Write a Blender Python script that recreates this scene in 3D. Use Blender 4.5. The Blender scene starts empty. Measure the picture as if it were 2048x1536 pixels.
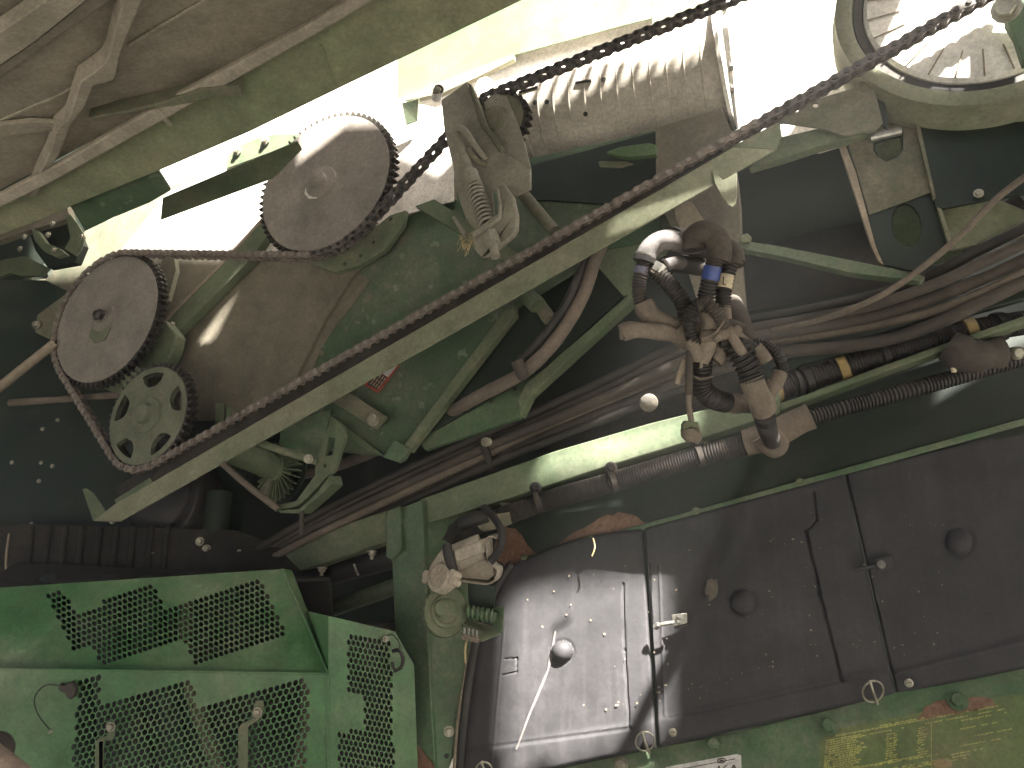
import bpy, bmesh, math, random
from mathutils import Vector, Matrix, noise
from mathutils.geometry import tessellate_polygon

random.seed(7)
SC = bpy.context.scene
COL = SC.collection
R = math.radians

# ------------------------------------------------------------------ camera
cd = bpy.data.cameras.new('camera'); cam = bpy.data.objects.new('camera', cd); COL.objects.link(cam)
cd.lens = 28; cd.sensor_width = 36; cd.clip_start = 0.02; cd.clip_end = 500
cam.location = (0, 0, 1.45); cam.rotation_euler = (R(106), 0, 0)
SC.camera = cam
CM = Matrix.Translation(cam.location) @ cam.rotation_euler.to_matrix().to_4x4()
C3 = CM.to_3x3()
F = 28 / 36 * 2048

# ------------------------------------------------------------------ light
SUN = Vector((-0.30, -0.90, -0.31)).normalized()       # travel direction, in the camera's axes
sw = (C3 @ SUN).normalized()
w = bpy.data.worlds.new('World'); SC.world = w; w.use_nodes = True
wt = w.node_tree
sky = wt.nodes.new('ShaderNodeTexSky'); sky.sky_type = 'NISHITA'; sky.sun_disc = False
sky.sun_elevation = math.asin(-sw.z); sky.sun_rotation = math.atan2(-sw.x, -sw.y)
sky.air_density = 0.6; sky.dust_density = 6.0; sky.ozone_density = 0.3
wt.links.new(sky.outputs[0], wt.nodes['Background'].inputs[0])
wt.nodes['Background'].inputs[1].default_value = 0.05
sl = bpy.data.lights.new('sun', 'SUN'); sl.energy = 5.0; sl.angle = R(2.0); sl.color = (1.0, 0.97, 0.90)
so = bpy.data.objects.new('sun', sl); COL.objects.link(so)
so.rotation_euler = sw.to_track_quat('-Z', 'Y').to_euler(); so.location = (0, 0, 6)
SC.view_settings.view_transform = 'Standard'; SC.view_settings.look = 'None'
SC.view_settings.exposure = 3.6; SC.view_settings.gamma = 1

# ------------------------------------------------------------------ materials
def mat(name, base, base2=None, dust=(0.30, 0.245, 0.175), amt=0.4, rough=0.6, metal=0.0, bump=0.25, scale=5.0,
        streak=0.0, chips=0.0, chipcol=(0.35, 0.33, 0.28), coat=0.0):
    m = bpy.data.materials.new(name); m.use_nodes = True
    t = m.node_tree; N = t.nodes; L = t.links
    b = N['Principled BSDF']
    tc = N.new('ShaderNodeTexCoord'); geo = N.new('ShaderNodeNewGeometry')
    n1 = N.new('ShaderNodeTexNoise'); n1.inputs['Scale'].default_value = scale; n1.inputs['Detail'].default_value = 6
    n1.inputs['Roughness'].default_value = 0.62
    n2 = N.new('ShaderNodeTexNoise'); n2.inputs['Scale'].default_value = scale * 9; n2.inputs['Detail'].default_value = 5
    n3 = N.new('ShaderNodeTexNoise'); n3.inputs['Scale'].default_value = 420; n3.inputs['Detail'].default_value = 2
    for n in (n1, n2, n3): L.new(geo.outputs['Position'], n.inputs['Vector'])
    def ramp(src, lo, hi):
        r = N.new('ShaderNodeMapRange'); r.inputs[1].default_value = lo; r.inputs[2].default_value = hi
        L.new(src, r.inputs[0]); return r.outputs[0]
    def mix(fac, a, c):
        x = N.new('ShaderNodeMix'); x.data_type = 'RGBA'
        if isinstance(fac, float): x.inputs[0].default_value = fac
        else: L.new(fac, x.inputs[0])
        for s, v in ((6, a), (7, c)):
            if isinstance(v, tuple): x.inputs[s].default_value = (*v, 1)
            else: L.new(v, x.inputs[s])
        return x.outputs[2]
    def mul(a, c, op='MULTIPLY'):
        x = N.new('ShaderNodeMath'); x.operation = op; x.use_clamp = True
        for s, v in ((0, a), (1, c)):
            if isinstance(v, (int, float)): x.inputs[s].default_value = v
            else: L.new(v, x.inputs[s])
        return x.outputs[0]
    base2 = base2 or tuple(c * 0.7 for c in base)
    c0 = mix(ramp(n2.outputs[0], 0.35, 0.7), base, base2)
    # dust: large blotches broken up by fine noise
    f = ramp(n1.outputs[0], 0.62 - 0.45 * amt - 0.02, 0.85 - 0.38 * amt)
    g = mul(f, ramp(n2.outputs[0], 0.2, 0.62))
    g = mul(g, min(1.0, 0.55 + 0.5 * amt))
    g = mul(g, 0.22 * amt + 0.02, 'ADD')
    g = mul(g, mul(ramp(n3.outputs[0], 0.3, 0.55), 0.25, 'ADD') if amt < 0.9 else 1.0)
    if streak:
        mp = N.new('ShaderNodeMapping'); mp.inputs['Scale'].default_value = (1, 1, 0.06)
        L.new(geo.outputs['Position'], mp.inputs['Vector'])
        ns = N.new('ShaderNodeTexNoise'); ns.inputs['Scale'].default_value = 38; ns.inputs['Detail'].default_value = 4
        L.new(mp.outputs[0], ns.inputs['Vector'])
        g = mul(g, mul(ramp(ns.outputs[0], 0.48, 0.75), streak), 'ADD')
    c1 = mix(g, c0, dust)
    if chips:
        v = N.new('ShaderNodeTexNoise'); v.inputs['Scale'].default_value = 26; v.inputs['Detail'].default_value = 7
        L.new(geo.outputs['Position'], v.inputs['Vector'])
        c1 = mix(mul(ramp(v.outputs[0], 0.68 - chips * 0.1, 0.70 - chips * 0.1), 0.8), c1, chipcol)
    # speckle and rubbed tone in the paint and dust itself
    n4 = N.new('ShaderNodeTexNoise'); n4.inputs['Scale'].default_value = 95; n4.inputs['Detail'].default_value = 8; n4.inputs['Roughness'].default_value = 0.75
    L.new(geo.outputs['Position'], n4.inputs['Vector'])
    n5 = N.new('ShaderNodeTexNoise'); n5.inputs['Scale'].default_value = 11; n5.inputs['Detail'].default_value = 9; n5.inputs['Roughness'].default_value = 0.7
    L.new(geo.outputs['Position'], n5.inputs['Vector'])
    def rng(src, a, c_):
        r = N.new('ShaderNodeMapRange'); r.inputs[1].default_value = 0.3; r.inputs[2].default_value = 0.7; r.inputs[3].default_value = a; r.inputs[4].default_value = c_
        L.new(src, r.inputs[0]); return r.outputs[0]
    vm = N.new('ShaderNodeMath'); vm.operation = 'MULTIPLY'; L.new(rng(n4.outputs[0], 0.70, 1.28), vm.inputs[0]); L.new(rng(n5.outputs[0], 0.72, 1.26), vm.inputs[1])
    vs_ = N.new('ShaderNodeVectorMath'); vs_.operation = 'SCALE'; L.new(c1, vs_.inputs[0]); L.new(vm.outputs[0], vs_.inputs['Scale'])
    L.new(vs_.outputs[0], b.inputs['Base Color'])
    rr = N.new('ShaderNodeMapRange'); rr.inputs[3].default_value = rough; rr.inputs[4].default_value = min(1, rough + 0.35)
    L.new(g, rr.inputs[0]); L.new(rr.outputs[0], b.inputs['Roughness'])
    b.inputs['Metallic'].default_value = metal
    if coat: b.inputs['Coat Weight'].default_value = coat
    bp = N.new('ShaderNodeBump'); bp.inputs['Strength'].default_value = bump; bp.inputs['Distance'].default_value = 0.0015
    ad = mul(n2.outputs[0], mul(n3.outputs[0], 0.5), 'ADD')
    L.new(ad, bp.inputs['Height']); L.new(bp.outputs[0], b.inputs['Normal'])
    return m

BEI = (0.29, 0.235, 0.165); BRN = (0.20, 0.155, 0.115)
M = {}
M['green'] = mat('green_paint', (0.040, 0.115, 0.044), (0.032, 0.092, 0.036), dust=(0.17, 0.18, 0.12), amt=0.58, rough=0.45)
M['green_guard'] = mat('green_guard_paint', (0.046, 0.158, 0.047), (0.038, 0.13, 0.039), dust=(0.25, 0.27, 0.175), amt=0.46, rough=0.38, scale=2.2, streak=.08)
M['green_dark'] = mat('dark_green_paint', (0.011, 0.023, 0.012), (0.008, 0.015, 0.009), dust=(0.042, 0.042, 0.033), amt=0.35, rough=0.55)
M['green_dusty'] = mat('dusty_green_paint', (0.065, 0.115, 0.055), (0.05, 0.085, 0.04), dust=(0.19, 0.185, 0.12), amt=0.65, rough=0.6)
M['green_sheet'] = mat('green_sheet_paint', (0.044, 0.098, 0.042), (0.037, 0.08, 0.036), dust=(0.155, 0.155, 0.11), amt=0.5, rough=0.6, scale=3.0, chips=0.35, chipcol=(0.18, 0.21, 0.14))
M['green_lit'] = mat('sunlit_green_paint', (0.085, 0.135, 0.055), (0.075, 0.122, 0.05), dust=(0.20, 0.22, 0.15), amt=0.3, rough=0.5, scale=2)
M['cream'] = mat('cream_dusty_paint', (0.19, 0.205, 0.125), (0.135, 0.155, 0.085), dust=(0.26, 0.24, 0.17), amt=0.55, rough=0.7, streak=0.10)
M['tan'] = mat('tan_dust', (0.235, 0.19, 0.14), (0.18, 0.15, 0.105), dust=(0.30, 0.245, 0.18), amt=0.8, rough=0.9)
M['tan_green'] = mat('tan_dust_over_green', (0.10, 0.12, 0.07), (0.075, 0.095, 0.055), dust=(0.21, 0.18, 0.13), amt=0.7, rough=0.8)
M['tank'] = mat('brown_dusty_tank', (0.27, 0.235, 0.180), (0.24, 0.21, 0.158), dust=(0.33, 0.285, 0.22), amt=0.7, rough=0.85, scale=2.5)
M['tank_rib'] = mat('pale_dusty_rib', (0.31, 0.275, 0.212), (0.28, 0.25, 0.19), dust=(0.37, 0.32, 0.25), amt=0.8, rough=0.9)
M['beam'] = mat('green_beige_beam', (0.19, 0.225, 0.125), (0.16, 0.19, 0.10), dust=(0.29, 0.265, 0.17), amt=0.6, rough=0.7, scale=2.2)
M['sheet_brown'] = mat('brown_dust_sheet', (0.138, 0.122, 0.085), (0.11, 0.10, 0.068), dust=(0.19, 0.165, 0.122), amt=0.7, rough=0.85, scale=3)
M['sprocket'] = mat('pinkish_dust_sprocket', (0.225, 0.195, 0.168), (0.205, 0.176, 0.15), dust=(0.26, 0.228, 0.195), amt=0.8, rough=0.9, bump=0.12)
M['sprocket_green'] = mat('green_grey_sprocket', (0.125, 0.14, 0.09), (0.11, 0.122, 0.08), dust=(0.20, 0.195, 0.14), amt=0.6, rough=0.75)
M['chain'] = mat('oily_dusty_chain', (0.06, 0.053, 0.048), (0.035, 0.031, 0.028), dust=(0.20, 0.17, 0.15), amt=0.6, rough=0.55, metal=0.0, bump=0.5, scale=30)
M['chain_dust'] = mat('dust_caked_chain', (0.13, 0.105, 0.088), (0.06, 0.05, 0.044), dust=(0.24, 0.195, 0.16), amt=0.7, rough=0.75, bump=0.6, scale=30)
M['tooth'] = mat('dark_oily_steel', (0.05, 0.045, 0.04), (0.03, 0.028, 0.025), dust=(0.12, 0.10, 0.08), amt=0.4, rough=0.4, metal=0.3)
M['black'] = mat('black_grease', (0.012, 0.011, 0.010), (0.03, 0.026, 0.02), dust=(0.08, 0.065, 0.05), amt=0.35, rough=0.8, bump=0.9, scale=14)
M['rubber'] = mat('dusty_black_rubber', (0.016, 0.015, 0.015), (0.012, 0.011, 0.011), dust=(0.085, 0.07, 0.06), amt=0.4, rough=0.55)
M['hose'] = mat('dusty_brown_hose', (0.045, 0.038, 0.031), (0.026, 0.022, 0.019), dust=(0.115, 0.094, 0.075), amt=0.55, rough=0.75)
M['hose_tan'] = mat('tan_dusty_hose', (0.125, 0.098, 0.075), (0.09, 0.074, 0.058), dust=(0.18, 0.145, 0.112), amt=0.7, rough=0.85)
M['hose_dark'] = mat('dark_cable', (0.017, 0.015, 0.013), (0.012, 0.011, 0.010), dust=(0.07, 0.058, 0.046), amt=0.5, rough=0.6)
M['conduit'] = mat('corrugated_conduit', (0.018, 0.016, 0.016), (0.012, 0.011, 0.011), dust=(0.11, 0.088, 0.07), amt=0.4, rough=0.5)
M['wrap'] = mat('tan_tape_wrap', (0.155, 0.125, 0.097), (0.115, 0.092, 0.072), dust=(0.21, 0.172, 0.135), amt=0.8, rough=0.9, bump=0.8, scale=12)
M['plastic'] = mat('grey_black_plastic', (0.031, 0.029, 0.032), (0.026, 0.0245, 0.027), dust=(0.10, 0.092, 0.091), amt=0.22, rough=0.65, scale=3, streak=0.22, bump=0.2)
M['blue'] = mat('blue_tape', (0.02, 0.06, 0.28), amt=0.2, rough=0.35)
M['paleblue'] = mat('faded_blue_tape', (0.10, 0.11, 0.22), amt=0.4, rough=0.5)
M['yellow'] = mat('yellow_tape', (0.34, 0.235, 0.075), amt=0.45, rough=0.7)
M['creamtape'] = mat('cream_tape', (0.62, 0.52, 0.35), amt=0.2, rough=0.6)
M['steel'] = mat('worn_steel', (0.45, 0.44, 0.40), (0.35, 0.33, 0.30), dust=BEI, amt=0.25, rough=0.3, metal=0.8)
M['bolt'] = mat('zinc_bolt', (0.42, 0.40, 0.32), (0.3, 0.28, 0.22), dust=BEI, amt=0.35, rough=0.4, metal=0.5)
M['cast'] = mat('dusty_cast_aluminium', (0.40, 0.355, 0.29), (0.33, 0.29, 0.23), dust=(0.42, 0.35, 0.27), amt=0.6, rough=0.7)
M['rust'] = mat('brown_rust', (0.13, 0.06, 0.035), (0.20, 0.11, 0.07), dust=(0.25, 0.17, 0.12), amt=0.5, rough=0.95, bump=1.0, scale=12)
M['rail'] = mat('dusty_pale_green_rail', (0.095, 0.135, 0.072), (0.075, 0.11, 0.055), dust=(0.21, 0.215, 0.145), amt=0.5, rough=0.6)
M['lit_elbow_and_scratch'] = mat('lit_elbow_scratch_grey', (0.13, 0.12, 0.12), (0.10, 0.09, 0.09), dust=(0.22, 0.19, 0.17), amt=0.5, rough=0.7)  # sunlit tone of the black elbows as a paler grey; also the scratch
M['pale_metal'] = mat('pale_dusty_grey_metal', (0.25, 0.232, 0.182), (0.205, 0.195, 0.15), dust=(0.31, 0.28, 0.22), amt=0.7, rough=0.8)
M['faint_scuff'] = mat('faint_dusty_scuff', (0.07, 0.064, 0.058), amt=0.3, rough=0.9)
M['white'] = mat('white_label', (0.72, 0.70, 0.66), amt=0.15, rough=0.5)
M['ink'] = mat('dark_print', (0.05, 0.03, 0.03), amt=0.1, rough=0.6)
M['red'] = mat('red_border_print', (0.45, 0.06, 0.03), amt=0.15, rough=0.6)
M['decal'] = mat('worn_yellow_print', (0.42, 0.42, 0.10), amt=0.5, rough=0.7)
M['decal_bg'] = mat('worn_olive_film', (0.10, 0.15, 0.05), dust=(0.2, 0.2, 0.1), amt=0.5, rough=0.6)
M['white_dust_glare'] = mat('pale_dust_and_glare', (0.66, 0.62, 0.55), (0.6, 0.56, 0.5), dust=(0.7, 0.66, 0.58), amt=0.6, rough=0.9)  # pale dust, also whitened for sheets in sun glare
M['drum'] = mat('dusty_shade_streaked_drum', (0.50, 0.455, 0.385), (0.42, 0.375, 0.31), dust=(0.54, 0.48, 0.40), amt=0.6, rough=0.85, streak=0.3)  # streak puts the striped shadows into the shell's colour
M['straw'] = mat('dry_straw', (0.52, 0.40, 0.20), amt=0.1, rough=0.8)
M['skin'] = mat('beige_plastic', (0.45, 0.33, 0.25), amt=0.3, rough=0.8)
M['soil'] = mat('dry_soil', (0.135, 0.13, 0.115), (0.11, 0.105, 0.09), dust=(0.17, 0.165, 0.15), amt=0.5, rough=1.0, bump=1.0, scale=1.5)
M['amber'] = mat('dull_reflector', (0.10, 0.10, 0.095), (0.05, 0.05, 0.048), amt=0.5, rough=0.4, scale=40)

# ------------------------------------------------------------------ geometry helpers (all in the camera's metric axes, then world)
WL = {}
def V(px, py, d): return Vector(((px - 1024) / F * d, -(py - 768) / F * d, -d))
NC = Vector((-0.4, 0.3, 0.866)).normalized()           # facing of the chain drive's plane
P0 = V(230, 960, 2.6)
def PC(off):                                            # plane parallel to the chain drive, 'off' metres behind it
    return (P0 - NC * off, NC)
def PL(a, b, c):
    a, b, c = V(*a), V(*b), V(*c); n = (b - a).cross(c - a).normalized()
    if n.dot(a) > 0: n = -n
    return (a, n)
def on(px, py, pl=None):
    pl = pl or (P0, NC); r = V(px, py, 1.0); t = pl[0].dot(pl[1]) / r.dot(pl[1]); return r * t
def pts(poly, pl=None):
    return [p if isinstance(p, Vector) else (V(*p) if len(p) == 3 else on(p[0], p[1], pl)) for p in poly]

def tag(o, label=None, cat=None, group=None, kind=None):
    if label: o['label'] = label
    if cat: o['category'] = cat
    if group: o['group'] = group
    if kind: o['kind'] = kind
    return o
def thing(name, c, label, cat, group=None):
    o = bpy.data.objects.new(name, None); COL.objects.link(o)
    o.empty_display_size = 0.05
    c = c if isinstance(c, Vector) else V(*c)
    o.location = CM @ c; WL[o] = CM @ c
    return tag(o, label, cat, group)
def mk(name, verts, faces, m, parent=None, smooth=35, bevel=0.0, mats=None, fm=None):
    wv = [CM @ v for v in verts]
    c = sum(wv, Vector()) / len(wv)
    me = bpy.data.meshes.new(name); me.from_pydata([v - c for v in wv], [], faces); me.validate(); me.update()
    for x in (mats or [m]): me.materials.append(M[x])
    if fm:
        for p, i in zip(me.polygons, fm): p.material_index = i
    if smooth:
        for p in me.polygons: p.use_smooth = True
        me.set_sharp_from_angle(angle=R(smooth))
    o = bpy.data.objects.new(name, me); COL.objects.link(o)
    if parent is not None:
        o.parent = parent; o.location = c - WL[parent]
    else: o.location = c
    WL[o] = c
    if bevel:
        b = o.modifiers.new('bevel', 'BEVEL'); b.width = bevel; b.segments = 2; b.limit_method = 'ANGLE'; b.angle_limit = R(40)
    return o
def T(name, o, label, cat, group=None, kind=None): return tag(o, label, cat, group, kind)

def plate_geo(front, thick, n=None, holes=()):
    loops = [front] + list(holes)
    if n is None:
        n = Vector()
        for i in range(len(front)):
            n += front[i].cross(front[(i + 1) % len(front)])
        n.normalize()
        if n.dot(front[0]) > 0: n = -n
    fl = [p for l in loops for p in l]
    tr = tessellate_polygon(loops); k = len(fl)
    vs = fl + [p - n * thick for p in fl]
    fs = []
    for a, b, c in tr:
        nn = (fl[b] - fl[a]).cross(fl[c] - fl[a])
        if nn.dot(n) < 0: a, c = c, a
        fs.append((a, b, c)); fs.append((c + k, b + k, a + k))
    s = 0
    for li, l in enumerate(loops):
        m_ = len(l)
        for i in range(m_):
            fs.append((s + i, s + (i + 1) % m_, s + (i + 1) % m_ + k, s + i + k))
        s += m_
    return vs, fs
def fixn(vs, fs):
    bm = bmesh.new(); bv = [bm.verts.new(v) for v in vs]
    for f in fs:
        try: bm.faces.new([bv[i] for i in f])
        except ValueError: pass
    bmesh.ops.recalc_face_normals(bm, faces=bm.faces)
    bm.verts.index_update()
    r = ([v.co.copy() for v in bm.verts], [tuple(v.index for v in f.verts) for f in bm.faces]); bm.free(); return r
def plate(name, poly, m, pl=None, thick=0.006, parent=None, holes=(), bevel=0.0015):
    fr = pts(poly, pl); hs = [pts(h, pl) for h in holes]
    vs, fs = plate_geo(fr, thick, pl[1] if pl else None, hs)
    vs, fs = fixn(vs, fs)
    return mk(name, vs, fs, m, parent, bevel=bevel)

def catmull(P, step):
    if len(P) == 2:
        n = max(1, int((P[1] - P[0]).length / step)); return [P[0].lerp(P[1], i / n) for i in range(n + 1)]
    Q = [P[0] * 2 - P[1]] + P + [P[-1] * 2 - P[-2]]; out = []
    for i in range(1, len(Q) - 2):
        n = max(1, int((Q[i + 1] - Q[i]).length / step + 0.5))
        for k in range(n):
            t = k / n; a, b, c, d = Q[i - 1:i + 3]
            out.append(0.5 * ((2 * b) + (c - a) * t + (2 * a - 5 * b + 4 * c - d) * t * t + (3 * b - a - 3 * c + d) * t ** 3))
    out.append(P[-1]); return out
def sweep(P, rad, seg=12, caps=True):
    vs = []; fs = []; n = len(P)
    t = (P[1] - P[0]).normalized(); u = t.orthogonal().normalized()
    for i, p in enumerate(P):
        t2 = (P[min(i + 1, n - 1)] - P[max(i - 1, 0)]).normalized()
        u = (u - t2 * u.dot(t2)).normalized(); w_ = t2.cross(u)
        r = rad(i) if callable(rad) else rad
        for k in range(seg):
            a = 2 * math.pi * k / seg; vs.append(p + (u * math.cos(a) + w_ * math.sin(a)) * r)
    for i in range(n - 1):
        for k in range(seg):
            a = i * seg + k; b = i * seg + (k + 1) % seg
            fs.append((a, b, b + seg, a + seg))
    if caps:
        fs.append(tuple(range(seg))[::-1]); fs.append(tuple((n - 1) * seg + k for k in range(seg)))
    return vs, fs
def rpx(r, d): return r * d / F
def tube(name, P, r, m, parent=None, seg=12, step=0.012, corr=None, taper=None, lump=0.0, smooth=50):
    """P: list of (px,py,d) or Vectors; r metres; corr=(pitch, amp) gives rings"""
    P = pts(P)
    if corr: step = corr[0] / 4
    C = catmull(P, step); n = len(C)
    sd = random.random() * 50
    def rad(i):
        q = r
        if taper: q *= taper[0] + (taper[1] - taper[0]) * i / max(1, n - 1)
        if corr: q += corr[1] * (1 if i % 4 in (0, 1) else -1)
        if lump: q *= 1 + lump * noise.noise(Vector((i * step * 30, sd, 0)))
        return q
    vs, fs = sweep(C, rad, seg)
    return mk(name, vs, fs, m, parent, smooth=smooth)
def frame(n):
    n = n.normalized(); e1 = Vector((1, 0, 0)); e1 = (e1 - n * e1.dot(n)).normalized(); return e1, n.cross(e1), n
def lathe(name, c, ax, prof, m, parent=None, seg=32, smooth=35, mats=None, pm=None):
    c = c if isinstance(c, Vector) else V(*c)
    e1, e2, n = frame(ax); vs = []; fs = []; fm = []
    for r, h in prof:
        for k in range(seg):
            a = 2 * math.pi * k / seg; vs.append(c + (e1 * math.cos(a) + e2 * math.sin(a)) * r + n * h)
    for i in range(len(prof) - 1):
        for k in range(seg):
            a = i * seg + k; b = i * seg + (k + 1) % seg
            fs.append((a, b, b + seg, a + seg)); fm.append(pm[i] if pm else 0)
    if prof[0][0] > 1e-5: fs.append(tuple(range(seg))[::-1]); fm.append(0)
    fs.append(tuple((len(prof) - 1) * seg + k for k in range(seg))); fm.append(pm[-1] if pm else 0)
    return mk(name, vs, fs, m, parent, smooth=smooth, mats=mats, fm=fm if mats else None)
def bolt(c, ax, r, parent=None, m='bolt', name='bolt', stud=0.0):
    c = c if isinstance(c, Vector) else V(*c)
    e1, e2, n = frame(ax); vs = []; fs = []
    def ring(rr, h, k=6, o=0):
        s = len(vs)
        for i in range(12):
            a = 2 * math.pi * i / 12
            q = rr if k == 12 else rr * (1 if i % 2 == 0 else 0.87)
            vs.append(c + (e1 * math.cos(a) + e2 * math.sin(a)) * q + n * h)
        return s
    def wall(a, b):
        for i in range(12): fs.append((a + i, a + (i + 1) % 12, b + (i + 1) % 12, b + i))
    A = [ring(r * 1.45, 0, 12), ring(r * 1.45, r * .25, 12), ring(r, r * .25), ring(r, r * 0.95), ring(r * .8, r * 1.1, 12)]
    if stud: A += [ring(r * .5, r * 1.1, 12), ring(r * .5, r * 1.1 + stud, 12)]
    for a, b in zip(A, A[1:]): wall(a, b)
    fs.append(tuple(A[-1] + i for i in range(12)))
    fs.append(tuple(A[0] + i for i in range(12))[::-1])
    return mk(name, vs, fs, m, parent, smooth=30)
def box(name, a, b, w_, h_, m, parent=None, up=None, bevel=0.0015):
    """bar from a to b, w_ across (in the view), h_ deep"""
    a, b = pts([a, b]); t = (b - a).normalized(); dd = up or (a + b).normalized()
    s = t.cross(dd).normalized(); q = s.cross(t).normalized()
    vs = [p + s * (w_ / 2 * i) + q * (h_ / 2 * j) for p in (a, b) for i, j in ((-1, -1), (1, -1), (1, 1), (-1, 1))]
    fs = [(0, 1, 2, 3), (7, 6, 5, 4)] + [(i, (i + 1) % 4, (i + 1) % 4 + 4, i + 4) for i in range(4)]
    vs, fs = fixn(vs, fs)
    return mk(name, vs, fs, m, parent, bevel=bevel)
def ell(cx, cy, rx, ry, n=20, rot=0):
    c, s = math.cos(R(rot)), math.sin(R(rot))
    return [(cx + rx * math.cos(2 * math.pi * i / n) * c - ry * math.sin(2 * math.pi * i / n) * s,
             cy + rx * math.cos(2 * math.pi * i / n) * s + ry * math.sin(2 * math.pi * i / n) * c) for i in range(n)]
def blob(poly, k=3, amp=4.0):
    """roughen a pixel outline"""
    out = []
    for i in range(len(poly)):
        a, b = poly[i], poly[(i + 1) % len(poly)]
        for j in range(k):
            t = j / k; q = amp if j else amp * .3
            out.append((a[0] + (b[0] - a[0]) * t + random.uniform(-q, q), a[1] + (b[1] - a[1]) * t + random.uniform(-q, q)))
    return out

# ================================================================== setting
def slab(name, quad, m, thick=0.02, **kw):
    o = plate(name, quad, m, thick=thick, bevel=0, **kw); tag(o, kind='structure'); return o
g = bpy.data.meshes.new('ground'); S = 7
g.from_pydata([(-S, -S, 0), (S, -S, 0), (S, S, 0), (-S, S, 0)], [], [(0, 1, 2, 3)]); g.materials.append(M['soil'])
tag(bpy.data.objects.new('ground', g), kind='structure'); COL.objects.link(bpy.data.objects['ground'])

hz = bpy.data.meshes.new('haze'); HB = (-7.5, 7.5, -7.5, 7.5, -1.0, 5.2)
hv_ = [(x_, y_, z_) for z_ in HB[4:] for y_ in HB[2:4] for x_ in HB[:2]]
hz.from_pydata(hv_, [], [(0, 2, 3, 1), (4, 5, 7, 6), (0, 1, 5, 4), (2, 6, 7, 3), (0, 4, 6, 2), (1, 3, 7, 5)])
hm = bpy.data.materials.new('dusty_air'); hm.use_nodes = True; hm.node_tree.nodes.clear()
ho = hm.node_tree.nodes.new('ShaderNodeOutputMaterial'); hp = hm.node_tree.nodes.new('ShaderNodeVolumePrincipled')
hp.inputs['Color'].default_value = (0.9, 0.9, 0.86, 1); hp.inputs['Density'].default_value = 0.034; hp.inputs['Anisotropy'].default_value = 0.3
hm.node_tree.links.new(hp.outputs[0], ho.inputs['Volume']); hz.materials.append(hm)
hob = bpy.data.objects.new('haze', hz); COL.objects.link(hob); tag(hob, kind='stuff', label='thin dusty air hanging in the whole bay', cat='haze')

def cv(x, y, d): return Vector((x, y, -d))
# the machine's dark body behind everything, its ends, and an added overhead mask that shapes the sun
def quadbox(name, a, b, c, d, m, t=0.03):
    vs, fs = plate_geo([a, b, c, d], t); vs, fs = fixn(vs, fs)
    return tag(mk(name, vs, fs, m, smooth=0), kind='structure')
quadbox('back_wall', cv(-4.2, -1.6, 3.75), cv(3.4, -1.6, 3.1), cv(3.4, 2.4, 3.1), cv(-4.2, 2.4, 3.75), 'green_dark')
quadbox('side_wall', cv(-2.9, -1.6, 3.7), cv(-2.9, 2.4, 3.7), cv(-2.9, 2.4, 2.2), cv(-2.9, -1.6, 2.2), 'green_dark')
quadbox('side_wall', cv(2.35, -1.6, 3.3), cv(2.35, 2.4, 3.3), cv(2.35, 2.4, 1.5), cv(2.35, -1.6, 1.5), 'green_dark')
# unseen mask added above the frame: y = 0.3 + 0.5 d, openings cut to place the lit patches
RN = Vector((0, 1, 0.5)).normalized(); RP = Vector((0, 0.3, 0))
def up(p):                                             # where the ray that lights p passes the mask
    d = -SUN; t = (RP - p).dot(RN) / d.dot(RN); return p + d * t
lit = []
def opening(poly, pl=None): lit.append([up(p) for p in pts(poly, pl)])
near_edge0 = [up(on(a, b, PC(c))) for a, b, c in ((60, 520, .16), (240, 500, .155), (450, 512, .155), (545, 430, .155), (596, 338, 0), (690, 266, 0), (765, 262, 0), (800, 310, .15), (880, 350, .15), (1000, 300, .22), (1250, 262, .20), (1440, 225, .20), (1500, 270, .31), (1700, 240, .30), (1745, 140, .05), (1900, 150, .05), (2100, 150, .05))]
near_edge = []
for i, q in enumerate(near_edge0):
    near_edge.append(q)
    if i in (9, 10):                                     # comb teeth added to stripe the drum with shade
        r_ = near_edge0[i + 1]; n__ = max(1, int((r_ - q).length / .048))
        for k in range(n__):
            for f_, o_ in ((.1, 0), (.12, .055), (.55, .055), (.57, 0)):
                c_ = q.lerp(r_, (k + f_) / n__); c_ = Vector((c_.x + o_ * .25, c_.y + .5 * o_, c_.z - o_)); near_edge.append(c_)
# slot in the mask that lets sun onto the background
lit.append(near_edge + [Vector((x_, 0.3 + 0.5 * d_, -d_)) for x_, d_ in ((1.95, 1.75), (2.1, 2.2), (1.3, 2.72), (0.9, 2.82), (0.2, 3.1), (-0.6, 3.3), (-1.9, 3.45))])
opening([(1070, 950), (1105, 890), (1385, 818), (1395, 866), (1240, 925)], PL((600, 1086, 2.52), (1372, 830, 2.13), (844, 1050, 2.36)))
opening([(1008, 1222), (1150, 1190), (1300, 1165), (1318, 1168), (1322, 1260), (1315, 1500), (1100, 1600), (978, 1630), (992, 1420)], PL((1035, 1120, 2.30), (1290, 1053, 2.22), (1318, 1495, 2.05)))
opening([(1266, 468), (1318, 458), (1322, 480), (1350, 520), (1345, 548), (1290, 550), (1265, 520)], PL((1268, 470, 1.54), (1330, 465, 1.54), (1290, 560, 1.54)))
opening([(470, 585), (390, 745), (372, 738), (400, 680)], PC(0.15))
opening([(1090, 835), (1370, 722), (1375, 745), (1080, 856)], PL((1090, 845, 2.3), (1370, 730, 2.15), (1370, 900, 2.15)))
light_mask = [Vector((x, 0.3 + 0.5 * d, -d)) for x, d in ((-3.4, 0.15), (3.0, 0.15), (3.0, 3.6), (-3.4, 3.9))]
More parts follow.
